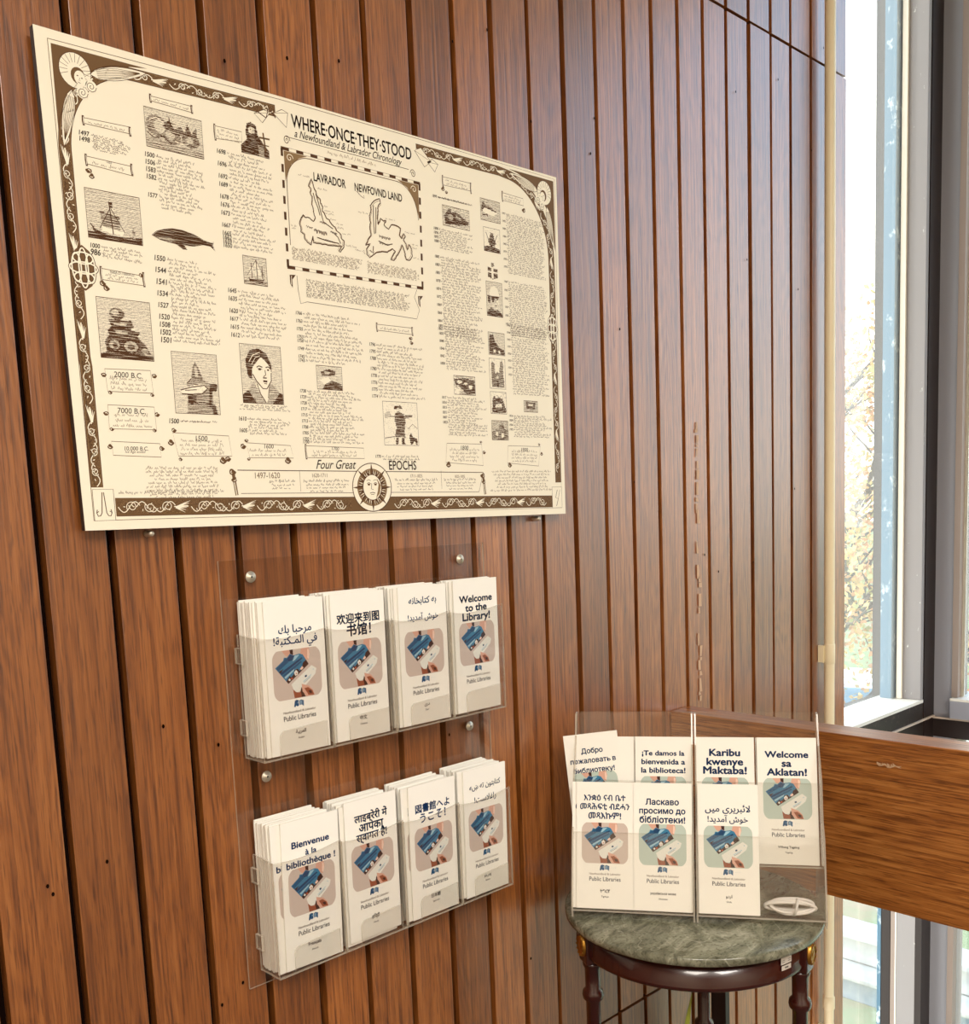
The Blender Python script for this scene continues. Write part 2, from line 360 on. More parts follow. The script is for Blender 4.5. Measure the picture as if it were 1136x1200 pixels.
# guard rail
b = MB(); b.box(1.277, -4.6, .700, 1.347, -.0025, 1.017)
rail = b.build('guard_rail', M['rail'], bevel=.002); tag(rail, 'broad oak guard rail plank reaching from the wooden wall past the table', 'railing')
b = MB(); b.box(1.2968, -.116, 0, 1.312, -.084, .700); b.box(1.30, -.084, 0, 1.312, -.078, .70); o = b.build('post', M['black_metal'], rail); o['label'] = 'slim dark metal post'
for yy in (-1.5, -3.0):
    b = MB(); b.box(1.2968, yy-.016, 0, 1.312, yy+.016, .700); b.build('post', M['black_metal'], rail)
random.seed(8)
tape = speckled('tape_residue', lin(196, 168, 136), lin(150, 90, 40), 220, .46, .62, .7)
for (y0, y1, z0, z1) in [(-.676, -.618, .912, .960), (-.492, -.448, .968, .975)]:
    b = MB(); n = 9
    up = [(y0+(y1-y0)*k/n, z1+random.uniform(-.003, .002)) for k in range(n+1)]; dn = [(y0+(y1-y0)*k/n, z0+random.uniform(-.002, .004)) for k in range(n+1)]
    b.face([(1.2764, y_, z_) for y_, z_ in dn+up[::-1]]); o = b.build('tape_residue', tape, rail); o['label'] = 'pale torn remnant of adhesive tape'

# ================================================================== TEXT AND PRINT
AR = {'ا':(0xFE8D,2),'آ':(0xFE81,2),'ب':(0xFE8F,4),'ة':(0xFE93,2),'ت':(0xFE95,4),'ح':(0xFEA1,4),'خ':(0xFEA5,4),'د':(0xFEA9,2),'ر':(0xFEAD,2),'س':(0xFEB1,4),
      'ش':(0xFEB5,4),'ع':(0xFEC9,4),'غ':(0xFECD,4),'ف':(0xFED1,4),'ك':(0xFED9,4),'ل':(0xFEDD,4),'م':(0xFEE1,4),'ن':(0xFEE5,4),'ه':(0xFEE9,4),'و':(0xFEED,2),
      'ي':(0xFEF1,4),'ی':(0xFBFC,4),'ک':(0xFB8E,4),'پ':(0xFB56,4),'ئ':(0xFE89,4),'ں':(0xFB9E,2),'ـ':(0x640,1),'ښ':(0x69A,1),'ﻻ':(0xFEFB,2)}
def arabic(t):
    t = t.replace('لا', 'ﻻ'); out = []
    for i, c in enumerate(t):
        if c not in AR: out.append(c); continue
        base, n = AR[c]
        pj_ = i > 0 and t[i-1] in AR and (AR[t[i-1]][1] == 4 or t[i-1] in 'ـښ'); nj = i+1 < len(t) and t[i+1] in AR and n == 4
        out.append(chr(base) if n == 1 else chr(base+(3 if pj_ and nj else 2 if nj else 1 if pj_ else 0)))
    return ''.join(reversed(out))
_tc = {}
def text_geo(s, bold=0, shear=0):
    """glyph outlines at em size 1, as verts and faces, left-aligned at the origin"""
    k = (s, bold, shear)
    if k in _tc: return _tc[k]
    if 'ь' in s:                      # the small soft sign is set from its capital, the built-in glyph fills badly
        V, F, x = [], [], 0
        parts = s.split('ь')
        for i_, part in enumerate(parts):
            for piece, kx, ky in ((part.strip(), 1, 1),)+((('Ь', .86, .76),) if i_ < len(parts)-1 else ()):
                if not piece: continue
                if piece == part.strip() and part.startswith(' '): x += .22
                v, f = text_geo(piece, bold, shear); x0 = min(a for a, _ in v); b0 = len(V)
                V += [((a-x0)*kx+x, c_*ky) for a, c_ in v]; F += [tuple(q+b0 for q in g) for g in f]; x = max(a for a, _ in V)+.06
        _tc[k] = (V, F); return _tc[k]
    c = bpy.data.curves.new('t', 'FONT'); c.body = s; c.size = 1; c.resolution_u = 3; c.shear = shear; c.fill_mode = 'FRONT'
    o = bpy.data.objects.new('t', c); COL.objects.link(o); bpy.context.view_layer.update()
    me = bpy.data.meshes.new_from_object(o.evaluated_get(bpy.context.evaluated_depsgraph_get()))
    v = [(q.co.x, q.co.y) for q in me.vertices]; f = [tuple(p_.vertices) for p_ in me.polygons]
    bpy.data.objects.remove(o); bpy.data.curves.remove(c); bpy.data.meshes.remove(me)
    if bold:
        V, F = [], []
        for dx, dy in ((-bold, 0), (bold, 0), (0, bold), (0, -bold), (bold*.7, bold*.7), (-bold*.7, -bold*.7)):
            b0 = len(V); V += [(x+dx, y+dy) for x, y in v]; F += [tuple(i_+b0 for i_ in q) for q in f]
        v, f = V, F
    _tc[k] = (v, f); return _tc[k]
def put_text(mb, s, cx, cy, width=None, size=None, m=0, bold=0, y=0, align='c', rot=0, sy=1.0, maxh=None, shear=0):
    """writes s on an XZ sheet: centre (or left) cx, vertical middle of the x-height band cy"""
    v, f = text_geo(s, bold, shear)
    if not v: return 0
    x0 = min(a for a, _ in v); x1 = max(a for a, _ in v)
    k = size if size else width/(x1-x0)
    off = -(x0+x1)/2 if align == 'c' else -x0
    ca, sa = math.cos(rot), math.sin(rot); P = []
    for a, b_ in v:
        X = (a+off)*k; Z = (b_-.33)*k*sy; P.append((cx+X*ca-Z*sa, y, cy+X*sa+Z*ca))
    mb.add(P, f, m); return k

class Ink(MB):
    """flat print drawn on an XZ sheet in millimetres"""
    def __init__(s, y=0): super().__init__(); s.y = y
    def poly(s, pts, m=0, y=None): s.face([(p_[0], s.y if y is None else y, p_[1]) for p_ in pts], m)
    def line(s, pts, w, m=0, y=None, closed=False):
        y = s.y if y is None else y; pts = list(pts)
        if closed: pts = pts+[pts[0]]
        k = len(pts); b0 = len(s.v); hw = 0 if callable(w) else w/2
        for i_, (x_, z_) in enumerate(pts):
            a = pts[max(i_-1, 0)]; c = pts[min(i_+1, k-1)]
            if closed and i_ in (0, k-1): a = pts[k-2]; c = pts[1]
            dx, dz = c[0]-a[0], c[1]-a[1]; L_ = math.hypot(dx, dz) or 1
            h_ = w(i_/(k-1))/2 if callable(w) else hw
            nx, nz = -dz/L_*h_, dx/L_*h_
            s.v += [(x_+nx, y, z_+nz), (x_-nx, y, z_-nz)]
        for i_ in range(k-1):
            q = b0+2*i_; s.f.append((q, q+1, q+3, q+2)); s.m.append(m); s.sm.append(False)
    def circle(s, cx, cz, r_, m=0, y=None, n_=20, rz=None, fill=True, w=.5):
        p_ = [(cx+r_*math.cos(2*PI*k/n_), cz+(rz or r_)*math.sin(2*PI*k/n_)) for k in range(n_)]
        if fill: s.poly(p_, m, y)
        else: s.line(p_, w, m, y, closed=True)

# ================================================================== LEAFLETS
LWID, LHGT = 98.0, 216.0
def leaflet_body(w=LWID, h=LHGT, t=2.2):
    """a folded leaflet: two paper panels joined at the left fold, open a little at the right"""
    b = MB(); w2 = w/2; p = .35
    out = [(-w2, 0), (w2, -.0), (w2, p), (-w2+1.2, p+.25), (-w2+1.2, t-p-.25), (w2-.6, t-p), (w2-.6, t), (-w2, t)]
    n = len(out); A = [(x/1000, y/1000, 0) for x, y in out]; B = [(x/1000, y/1000, h/1000) for x, y in out]
    for i_ in range(n):
        j_ = (i_+1) % n; b.face([A[i_], A[j_], B[j_], B[i_]], 0)
    for ring in (A, B):
        b.face([ring[0], ring[1], ring[2], ring[3]], 1); b.face([ring[0], ring[3], ring[4], ring[7]], 1); b.face([ring[4], ring[5], ring[6], ring[7]], 1)
    return b
def leaflet_photo(bgcol, name):
    """printed photograph: two hands holding a blue card and a white card on a plain ground"""
    q = Ink(); X0, X1, Z1, Z0 = -40, 40, 146, 76.5
    def P(pts): return [(X0+(X1-X0)*s_, Z1+(Z0-Z1)*t_) for s_, t_ in pts]
    r = .19; bgp = []
    for cx, cz, a0 in ((1-r, 1-r, 0), (r, 1-r, 90), (r, r, 180), (1-r, r, 270)):
        for k in range(7):
            a = math.radians(a0+15*k); bgp.append((cx+r*math.cos(a), cz+r*1.14*math.sin(a)))
    q.poly(P([(a, min(1, max(0, b_))) for a, b_ in bgp]), 0, 0)
    y = -.02
    q.poly(P([(.20, .0), (.40, .0), (.43, .10), (.36, .15), (.27, .11)]), 1, y)
    q.poly(P([(.60, .0), (.76, .0), (.78, .10), (.74, .26), (.66, .22), (.58, .10)]), 1, y)
    q.poly(P([(.73, .02), (.765, .05), (.77, .14), (.745, .24), (.72, .20)]), 2, y*1.5)
    q.poly(P([(.36, .0), (.43, .0), (.43, .11), (.37, .08)]), 4, y*1.5)
    q.poly(P([(.36, .70), (.80, .37), (.90, .45), (.87, .56), (.55, .86), (.46, .88), (.40, .82)]), 3, y*2)
    card = [(.05, .33), (.22, .20), (.24, .14), (.30, .15), (.36, .08), (.44, .12), (.56, .10), (.63, .13), (.74, .34), (.30, .68)]
    q.poly(P(card), 5, y*3)
    for pl, m_ in (([(.07, .335), (.23, .21), (.26, .16), (.31, .17), (.33, .24), (.16, .36), (.11, .40)], 6), ([(.30, .17), (.37, .10), (.45, .13), (.40, .22), (.33, .23)], 7),
                   ([(.46, .13), (.56, .12), (.46, .22), (.41, .24)], 8), ([(.14, .44), (.60, .18), (.62, .21), (.17, .49)], 7), ([(.18, .50), (.58, .25), (.60, .28), (.22, .54)], 6),
                   ([(.22, .53), (.44, .39), (.42, .44), (.25, .57)], 8), ([(.12, .41), (.22, .36), (.15, .45)], 4),
                   ([(.26, .62), (.34, .52), (.36, .56), (.42, .50), (.44, .42), (.50, .40), (.55, .46), (.60, .38), (.62, .30), (.74, .34), (.30, .68)], 4),
                   ([(.62, .30), (.69, .24), (.74, .34), (.66, .38)], 4)):
        q.poly(P(pl), m_, y*4)
    for pl, m_ in (([(.425, .47), (.47, .42), (.51, .47), (.50, .52), (.45, .54)], 3), ([(.455, .49), (.475, .47), (.49, .50), (.47, .52)], 9), ([(.55, .42), (.60, .36), (.63, .40), (.59, .44)], 2),
                   ([(.30, .60), (.33, .57), (.35, .60), (.33, .63)], 3), ([(.355, .585), (.38, .56), (.40, .585), (.37, .605)], 9)):
        q.poly(P(pl), m_, y*5)
    q.poly(P([(.645, .565), (.685, .55), (.69, .59), (.65, .605)]), 7, y*4)
    q.line(P([(.61, .685), (.78, .565)]), 1.0, 8, y*4); q.line(P([(.62, .71), (.76, .61)]), .5, 7, y*4); q.circle(*P([(.83, .46)])[0], .8, 8, y*4)
    q.poly(P([(.385, .80), (.44, .87), (.52, .89), (.58, .80), (.63, .99), (.41, .99)]), 10, y*6)
    q.poly(P([(.54, .86), (.56, .78), (.60, .90), (.64, .99), (.56, .99)]), 4, y*7)
    q.poly(P([(.57, .72), (.61, .74), (.72, .78), (.80, .88), (.83, .99), (.66, .99), (.58, .88)]), 1, y*8)
    q.poly(P([(.62, .82), (.70, .81), (.79, .89), (.82, .985), (.70, .97)]), 10, y*9)
    q.poly(P([(.70, .88), (.76, .88), (.78, .94), (.73, .94)]), 4, y*10)
    cols = [bgcol, lin(216, 168, 148), lin(238, 206, 188), lin(232, 232, 224), lin(66, 38, 32), lin(58, 122, 158), lin(38, 86, 124), lin(30, 66, 104), lin(156, 196, 214), lin(196, 90, 60), lin(150, 84, 58)]
    ms = []
    for i_, c_ in enumerate(cols):
        nm = ('photo_ground_'+name) if i_ == 0 else 'photo_ink_%s' % 'abcdefghijk'[i_]
        ms.append(bpy.data.materials.get(nm) or mat(nm, c_, .6, spec=.2))
    return q, ms
def mm_build(q, name, mats, parent=None, **k):
    q.v = [(x/1000, y_/1000, z/1000) for x, y_, z in q.v]; return q.build(name, mats, parent, recalc=False, **k)
def tmpmesh(q, name, mats):
    o = mm_build(q, name, mats); me = o.data; bpy.data.objects.remove(o); return me
ORD = 'zeroth first second third fourth fifth sixth seventh eighth ninth tenth eleventh twelfth thirteenth fourteenth fifteenth'.split()
LB = leaflet_body(); _o = LB.build('leaflet', [M['paper'], M['paper_edge']]); LEAF_ME = _o.data; bpy.data.objects.remove(_o)
PH = {}
for nm, c in (('pink', lin(206, 190, 180)), ('teal', lin(190, 204, 194))):
    q, ms = leaflet_photo(c, nm); PH[nm] = tmpmesh(q, 'photograph', ms)
q = Ink()
q.poly([(-9, 64.8), (-7.4, 73.2), (-4.6, 74.6), (-.8, 73.4), (-.8, 66.2), (-3.4, 64.6), (-5.4, 66.6), (-6.6, 64.6)], 0)
q.poly([(.2, 66.2), (.2, 73.0), (3.2, 74.0), (7.6, 72.2), (7.2, 64.0), (3.6, 66.8)], 1)
q.poly([(-3.2, 68.6), (-1.6, 70.0), (-1.6, 72), (-3.2, 71.0)], 2, -.02); q.poly([(2.0, 67.5), (3.6, 68), (3.6, 72.6), (2.0, 72.6)], 2, -.02)
for k in range(3): q.circle(12+k*3.2, 69.5, .45, 2, n_=8)
put_text(q, 'Newfoundland & Labrador', 0, 58.6, width=54, m=3, bold=.012)
put_text(q, 'Public Libraries', 0, 50.0, width=54, m=4, bold=.014, sy=1.12)
LOGO = tmpmesh(q, 'logo', [M['blueink'], mat('steel_blue_ink', lin(64, 104, 140), .6), mat('pale_blue_ink', lin(140, 176, 200), .6), M['brownink'], M['greyink']])
CAPT = {}
TITLES = {   # lines: (text, centre height as share from the top, width share); bold; caption
 'arabic': ([('مرحبا بك', .19, .56), ('في المـكتبة!', .262, .74)], .020, 'العربية', 'Arabic'),
 'chinese': ([('欢迎来到图', .175, .80), ('书馆！', .255, .46)], .030, '中文', 'Chinese'),
 'dari': ([('به کتابخانه', .105, .58), ('خوش آمدید!', .225, .64)], .020, 'دری', 'Dari'),
 'english': ([('Welcome', .145, .76), ('to the', .212, .50), ('Library!', .280, .64)], .034, None, None),
 'french': ([('Bienvenue', .165, .66), ('à la', .230, .20), ('bibliothèque !', .295, .86)], .034, 'Français', 'French'),
 'hindi': ([('लाइब्रेरी में', .135, .64), ('आपका', .205, .48), ('स्वागत है!', .272, .60)], .028, 'हिन्दी', 'Hindi'),
 'japanese': ([('図書館へよ', .18, .74), ('うこそ！', .255, .56)], .028, '日本語', 'Japanese'),
 'pashto': ([('کتابتون ته ښه', .14, .74), ('راغلاست!', .245, .52)], .020, 'پښتو', 'Pashto'),
 'russian': ([('Добро', .145, .40), ('пожаловать в', .225, .84), ('библиотеку!', .305, .76)], .030, None, None),
 'spanish': ([('¡Te damos la', .135, .76), ('bienvenida a', .205, .78), ('la biblioteca!', .275, .79)], .034, None, None),
 'swahili': ([('Karibu', .125, .54), ('kwenye', .198, .64), ('Maktaba!', .268, .76)], .038, None, None),
 'tagalog': ([('Welcome', .135, .74), ('sa', .205, .17), ('Aklatan!', .275, .68)], .038, 'Wikang Tagalog', 'Tagalog'),
 'tigrinya': ([('እንቋዕ ናብ ቤተ', .127, .74), ('መጻሕፍቲ ብደሓን', .197, .88), ('መጻእኩም!', .270, .58)], .028, 'ትግርኛ', 'Tigrinya'),
 'ukrainian': ([('Ласкаво', .150, .58), ('просимо до', .22, .80), ('бібліотеки!', .29, .79)], .032, 'українська мова', 'Ukrainian'),
 'urdu': ([('لائبریری میں', .190, .76), ('خوش آمدید!', .272, .68)], .020, 'اردو', 'Urdu')}
TME = {}
for k, (ls, bo, c1, c2) in TITLES.items():
    ar = k in ('arabic', 'dari', 'pashto', 'urdu')
    q = Ink()
    for t, tv, wd in ls: put_text(q, arabic(t) if ar else t, 0, LHGT*(1-tv), width=wd*LWID, m=0, bold=bo, sy=(.84 if k in ('english', 'french', 'spanish', 'swahili', 'tagalog') else 1))
    TME[k] = tmpmesh(q, 'title_lettering', [M['navy']])
    if c1:
        q = Ink(); put_text(q, arabic(c1) if ar else c1, 0, 29.5, size=(5.4 if len(c1) > 8 else 7.0), bold=.03); put_text(q, c2, 0, 20.5, size=4.0, bold=.02)
        CAPT[k] = tmpmesh(q, 'caption', [M['blackink']])
def child(name, me, parent, loc=(0, 0, 0)):
    o = bpy.data.objects.new(name, me); COL.objects.link(o); o.parent = parent; o.location = loc; return o
def leaflet(kind, mw, label, ph='pink', group=None, printed=True):
    o = bpy.data.objects.new('leaflet', LEAF_ME); COL.objects.link(o); o.matrix_world = mw
    tag(o, label, 'leaflet', group)
    if printed:
        d = (0, -.00012, 0)
        child('title_lettering', TME[kind], o, d); child('photograph', PH[ph], o, d); child('logo', LOGO, o, d)
        if kind in CAPT: child('caption', CAPT[kind], o, d)
    return o

# ------------------------------------------------------------------ wall rack
PX0, PX1 = .252, .727; PW_ = (PX1-PX0)/4
R0 = [(1.124, 1.300), (.811, .985)]
YF = -.0575       # outer face of the pockets
b = MB(); b.box(.233, -.0065, .788, .737, -.0035, 1.402, 0, 1)
rack = b.build('leaflet_rack', [M['acrylic'], M['acrylic_edge']])
tag(rack, 'clear acrylic eight-pocket leaflet rack screwed to the wooden wall', 'leaflet rack')
for z0, z1 in R0:
    for i in range(4):
        x0 = PX0+PW_*i+.0006; x1 = PX0+PW_*(i+1)-.0006
        b = MB(); t = .0022
        n = 14; top = []
        for k in range(n+1):
            s_ = k/n; top.append((x0+(x1-x0)*s_, z1-.006*math.sin(PI*s_**.8)-.003*(1-s_)))
        b.prism([(x0, z0), (x1, z0)]+[p for p in top[::-1]], YF, YF+t, 1, 0, 1)
        for xa in (x0, x1-t): b.prism([(YF+t, z0), (-.0066, z0), (-.0066, z1-.001), (YF+t, z1-.004)], xa, xa+t, 0, 0, 1)
        b.box(x0+t, YF+t, z0, x1-t, -.0066, z0+t, 0, 1)
        pk = b.build('pocket', [M['acrylic'], M['acrylic_edge']], rack)
        # label tab standing proud on the pocket front
        tx0 = x0+.026; tx1 = x1-.012; tz1 = z0+.040; b = MB(); pts = [(tx0, z0+.002)]
        for k in range(6):
            a = PI-PI/2*k/5; pts.append((tx0+.010+.010*math.cos(a), tz1-.010+.010*math.sin(a)))
        pts += [(tx1, tz1+.003), (tx1, z0+.002)]
        b.prism(pts, YF-.0016, YF-.0001, 1, 0, 1); b.build('label_tab', [M['acrylic'], M['acrylic_edge']], pk)
    # side hooks that hold the row on the back plate
    for zz in (z1-.03, z0+.045):
        b = MB(); b.box(.2475, -.022, zz-.011, .2515, -.0066, zz+.011, 0, 1); b.build('side_hook', [M['acrylic'], M['acrylic_edge']], rack)
for X, Z in ((.281, 1.377), (.681, 1.377), (.686, 1.092), (.284, 1.091)):
    b = MB(); b.lathe([(0, -.0102), (.003, -.0102), (.0032, -.009), (.0078, -.0082), (.0082, -.0068), (.0068, -.0066)], (X, 0, Z), 20, axis=1, m=0)
    b.lathe([(0, -.0104), (.0016, -.0103)], (X, 0, Z), 6, axis=1, m=1)
    b.build('screw', [M['screw'], M['blackink']], rack)
random.seed(21)
# front sheets: kind, x centre, tilt in degrees, extra height; then the stack behind
wallset = [
 (0, 0, 'arabic', .3165, .3, -.001, 'Arabic leaflet with blue title in the upper row, leftmost pocket of the wall rack', 14),
 (0, 1, 'chinese', .4275, .2, .0, 'Chinese leaflet with blue title in the upper row of the wall rack, second pocket', 13),
 (0, 2, 'dari', .5530, .3, -.003, 'Dari leaflet in the upper row of the wall rack, third pocket', 14),
 (0, 3, 'english', .6680, .2, .001, 'English leaflet reading Welcome to the Library in the upper right pocket', 8),
 (1, 0, 'french', .3160, 1.3, -.003, 'French leaflet reading Bienvenue in the lower row, leftmost pocket of the wall rack', 14),
 (1, 1, 'hindi', .4290, .4, .004, 'Hindi leaflet with a three-line title in the lower row of the wall rack', 12),
 (1, 2, 'japanese', .5520, .6, .0, 'Japanese leaflet in the lower row of the wall rack, third pocket', 12),
 (1, 3, 'pashto', .6690, .8, .0, 'Pashto leaflet in the lower row of the wall rack, rightmost pocket', 13)]
shift2 = {'arabic': -.006, 'french': -.011, 'japanese': -.010, 'dari': -.005}
def MW(x, y, z, rz=0, ry=0): return Matrix.Translation((x, y, z)) @ Matrix.Rotation(rz, 4, 'Z') @ Matrix.Rotation(ry, 4, 'Y')
for row, col, kind, xc, tilt, dz, label, n in wallset:
    z0 = R0[row][0]+.0028; xl = PX0+PW_*col+.0035+LWID/2000; xr = PX0+PW_*(col+1)-.0035-LWID/2000
    yf = -.0535
    leaflet(kind, MW(xc, yf, z0+.0015+max(0, dz), 0, math.radians(tilt)), label)
    lang = label.split()[0]; pitch = (.0535-.0105)/(n-1) if n > 8 else .0042
    for j in range(1, n):
        y = yf+.0002+pitch*j
        if y > -.0095: break
        if kind in shift2 and j == 1:
            leaflet(kind, MW(max(xl, xc+shift2[kind]), y, z0+.001, 0, 0), '%s leaflet directly behind the front one of its pocket, peeping out at its left' % lang); continue
        x = min(xr, max(xl, xc-.004-.010*random.random()-.008*(j/n)))
        leaflet(kind, MW(x, y, z0+random.uniform(0, .004), 0, math.radians(random.uniform(-.3, .5))),
                '%s leaflet, %s from the front of its pocket in the wall rack' % (lang, ORD[j+1]), group='%s leaflets behind the front one in the wall rack' % lang, printed=False)

# ------------------------------------------------------------------ table
TC = (.98, -.249); TZ = .75
b = MB(); b.lathe([(0, TZ-.017), (.2185, TZ-.017), (.2235, TZ-.0145), (.2242, TZ-.0085), (.2235, TZ-.0025), (.2205, TZ), (0, TZ)], (TC[0], TC[1], 0), 72)
tbl = empty('side_table', (TC[0], TC[1], 0)); tag(tbl, 'round side table with green marble top and dark mahogany legs', 'table')
def under(o, p):
    o.parent = p; o.matrix_parent_inverse = p.matrix_world.inverted(); return o
bpy.context.view_layer.update()
under(b.build('marble_top', M['marble']), tbl)
b = MB(); b.lathe([(.185, TZ-.0175), (.203, TZ-.0175), (.2035, TZ-.055), (.2055, TZ-.0585), (.2055, TZ-.064), (.203, TZ-.0665), (.187, TZ-.0665)], (TC[0], TC[1], 0), 72)
under(b.build('apron', M['mahogany']), tbl)
def ring_leg(deg):
    a = math.radians(deg); X = TC[0]+.1935*math.cos(a); Y = TC[1]+.1935*math.sin(a)
    z1 = TZ-.075
    b = MB(); prof = [(.010, 0), (.0135, .012), (.0105, .03), (.011, .05)]
    for zz, in ((.20,), (.42,), (.615,)):
        prof += [(.0112+.0024*zz, zz-.012), (.0175, zz-.007), (.019, zz), (.0175, zz+.007), (.0113+.0026*zz, zz+.012)]
    prof += [(.0135, z1-.012), (.0165, z1-.006), (.0170, z1), (0, z1)]
    b.lathe([(0, 0)]+prof, (X, Y, 0), 20)
    leg = under(b.build('leg', M['mahogany']), tbl)
    b = MB(); b.box(-.019, -.017, z1, .0175, .017, TZ-.0178); blk = b.build('leg_block', M['mahogany'], bevel=.003); blk.location = (X, Y, 0); blk.rotation_euler = (0, 0, a); bpy.context.view_layer.update(); under(blk, leg)
    b = MB(); b.lathe([(0, .0045), (.004, .0045), (.0055, .003), (.0075, .0038), (.0095, .003), (.0105, .0045), (.0135, .0035), (.0142, 0)], (0, 0, 0), 24, axis=0)
    for k in range(12):
        t = 2*PI*k/12; b.box(.0028, .0118*math.cos(t)-.0012, .0118*math.sin(t)-.0012, .0052, .0118*math.cos(t)+.0012, .0118*math.sin(t)+.0012)
    ro = b.build('rosette', M['brass']); ro.location = (X+.0175*math.cos(a), Y+.0175*math.sin(a), TZ-.044); ro.rotation_euler = (0, 0, a); ro.scale = (1.2, 1.05, 1.35); bpy.context.view_layer.update(); r2 = under(ro, leg); r2['label'] = 'round brass rosette'
for d in (153, 279, 28): ring_leg(d)
# small paper sticker on the apron
a0 = math.radians(260); R_ = .2062
def apr(da, z, r_=R_): return (TC[0]+r_*math.cos(a0+da), TC[1]+r_*math.sin(a0+da), z)
b = MB()
for (z0, z1, w) in ((TZ-.038, TZ-.026, .062), (TZ-.048, TZ-.040, .055)):
    for k in range(4):
        da, db = -w+2*w*k/4, -w+2*w*(k+1)/4; b.face([apr(da, z0), apr(db, z0), apr(db, z1), apr(da, z1)], 0)
for zz in (TZ-.0345, TZ-.0315): b.face([apr(-.05, zz, R_+.0002), apr(.05, zz, R_+.0002), apr(.05, zz+.0008, R_+.0002), apr(-.05, zz+.0008, R_+.0002)], 1)
for da in (-.018, -.004, .010): b.face([apr(da, TZ-.0455, R_+.0002), apr(da+.010, TZ-.0455, R_+.0002), apr(da+.010, TZ-.0425, R_+.0002), apr(da, TZ-.0425, R_+.0002)], 1)
st = under(b.build('sticker', [mat('silver_sticker', lin(206, 198, 188), .5), M['blackink']], recalc=False), tbl); st['label'] = 'small pale property sticker'

# ------------------------------------------------------------------ acrylic stands on the table
HA = Vector((.805, -.126, .762)); HU = Vector((.5532, -.8330, 0)); HV = Vector((.2156, .1432, .9659)); HN = Vector((-.8046, -.5343, .2588))
H4 = Matrix(((HU.x, -HN.x, HV.x, HA.x), (HU.y, -HN.y, HV.y, HA.y), (HU.z, -HN.z, HV.z, HA.z), (0, 0, 0, 1)))
def hpos(u, d, v): return H4 @ Vector((u, d, v))
BH = Vector((.8330, .5532, 0))       # horizontal, away from the viewer
def side(mb, u, t):
    """side wall of a stand in the upright plane across the front"""
    pr = [(-.012, .7508), (-.014, .762), (-.0125, .775), (.022, .890), (.045, .915), (.062, .978), (.105, 1.03), (.126, 1.081), (.143, 1.081), (.128, .96), (.128, .7508)]
    A = [HA+HU*u+BH*s_+Vector((0, 0, z-HA.z)) for s_, z in pr]; B = [p+HU*t for p in A]; n = len(A)
    mb.face(A, 0); mb.face(B[::-1], 0)
    for i_ in range(n): mb.face([A[i_], A[(i_+1) % n], B[(i_+1) % n], B[i_]], 1)
def slab(mb, u0, u1, d0, d1, v0, v1):
    q = MB(); q.box(u0, d0, v0, u1, d1, v1, 0, 1); mb.add([tuple(H4 @ Vector(p)) for p in q.v], q.f); mb.m[-6:] = q.m
def stand(u0, u1, label):
    r = empty('leaflet_stand', tuple(HA+HU*(u0+u1)/2+BH*.06+Vector((0, 0, TZ-HA.z)))); tag(r, label, 'leaflet stand'); bpy.context.view_layer.update()
    mm = [M['acrylic'], M['acrylic_edge']]
    for u in (u0, u1-.003):
        b = MB(); side(b, u, .003); under(b.build('side_wall', mm), r)
    b = MB(); slab(b, u0+.003, u1-.003, .062, .0645, -.004, .346); under(b.build('back_panel', mm), r)
    b = MB(); slab(b, u0+.003, u1-.003, -.014, -.0115, .0, .132); under(b.build('front_lip', mm), r)
    b = MB(); slab(b, u0+.003, u1-.003, .029, .0315, .079, .222); under(b.build('rear_lip', mm), r)
    b = MB(); slab(b, u0+.003, u1-.003, -.014, .060, -.003, -.0005); under(b.build('lower_shelf', mm), r)
    b = MB(); slab(b, u0+.003, u1-.003, .0316, .0618, .079, .0815); under(b.build('upper_shelf', mm), r)
    return r
stand(-.003, .206, 'left one of two acrylic leaflet stands on the marble table, all pockets full')
stand(.2085, .418, 'right one of two acrylic leaflet stands on the marble table, one pocket holding only cable')
def HM(u, d, v, ry=0): return H4 @ Matrix.Translation((u, d, v)) @ Matrix.Rotation(math.radians(ry), 4, 'Y')
tabset = [
 ('tigrinya', .0545, -.0095, .0020, 0, 'pink', 'Tigrinya leaflet in the front tier of the table stand, far left', 5, -.0080),
 ('ukrainian', .1530, -.0095, .0020, 0, 'teal', 'Ukrainian leaflet in the front tier of the table stand beside the Tigrinya one', 6, .002),
 ('urdu', .2620, -.0095, .0020, 0, 'teal', 'Urdu leaflet in the front tier of the right stand beside the free pocket', 5, .001),
 ('russian', .0500, .0340, .0905, -7.0, 'teal', 'Russian leaflet tilted in the back tier of the table stand, far left', 1, 0),
 ('spanish', .1540, .0340, .0835, 0, 'teal', 'Spanish leaflet in the back tier of the table stand behind the Ukrainian one', 6, -.002),
 ('swahili', .2600, .0340, .0835, 0, 'teal', 'Swahili leaflet reading Karibu kwenye Maktaba in the back tier', 5, .001),
 ('tagalog', .3635, .0340, .0835, 0, 'teal', 'Tagalog leaflet reading Welcome sa Aklatan at the right end of the back tier', 6, -.002)]
random.seed(4)
for kind, u, d, v, ry, ph, label, n, sh in tabset:
    leaflet(kind, HM(u, d, v, ry), label, ph); lang = label.split()[0]
    for j in range(1, n):
        if kind == 'tigrinya' and j == 1:
            leaflet(kind, HM(u+sh, d+.0030, v, 0), 'Tigrinya leaflet directly behind the front one, shifted to its left', ph); continue
        uu = u+(sh if kind == 'tigrinya' else random.uniform(-.0015, .0015))
        leaflet(kind, HM(uu, d+.0028*j+.0002, v, random.uniform(-.15, .15)), '%s leaflet, %s from the front of its stack on the table' % (lang, ORD[j+1]), ph,
                group='%s leaflets behind the front one on the table' % lang, printed=False)
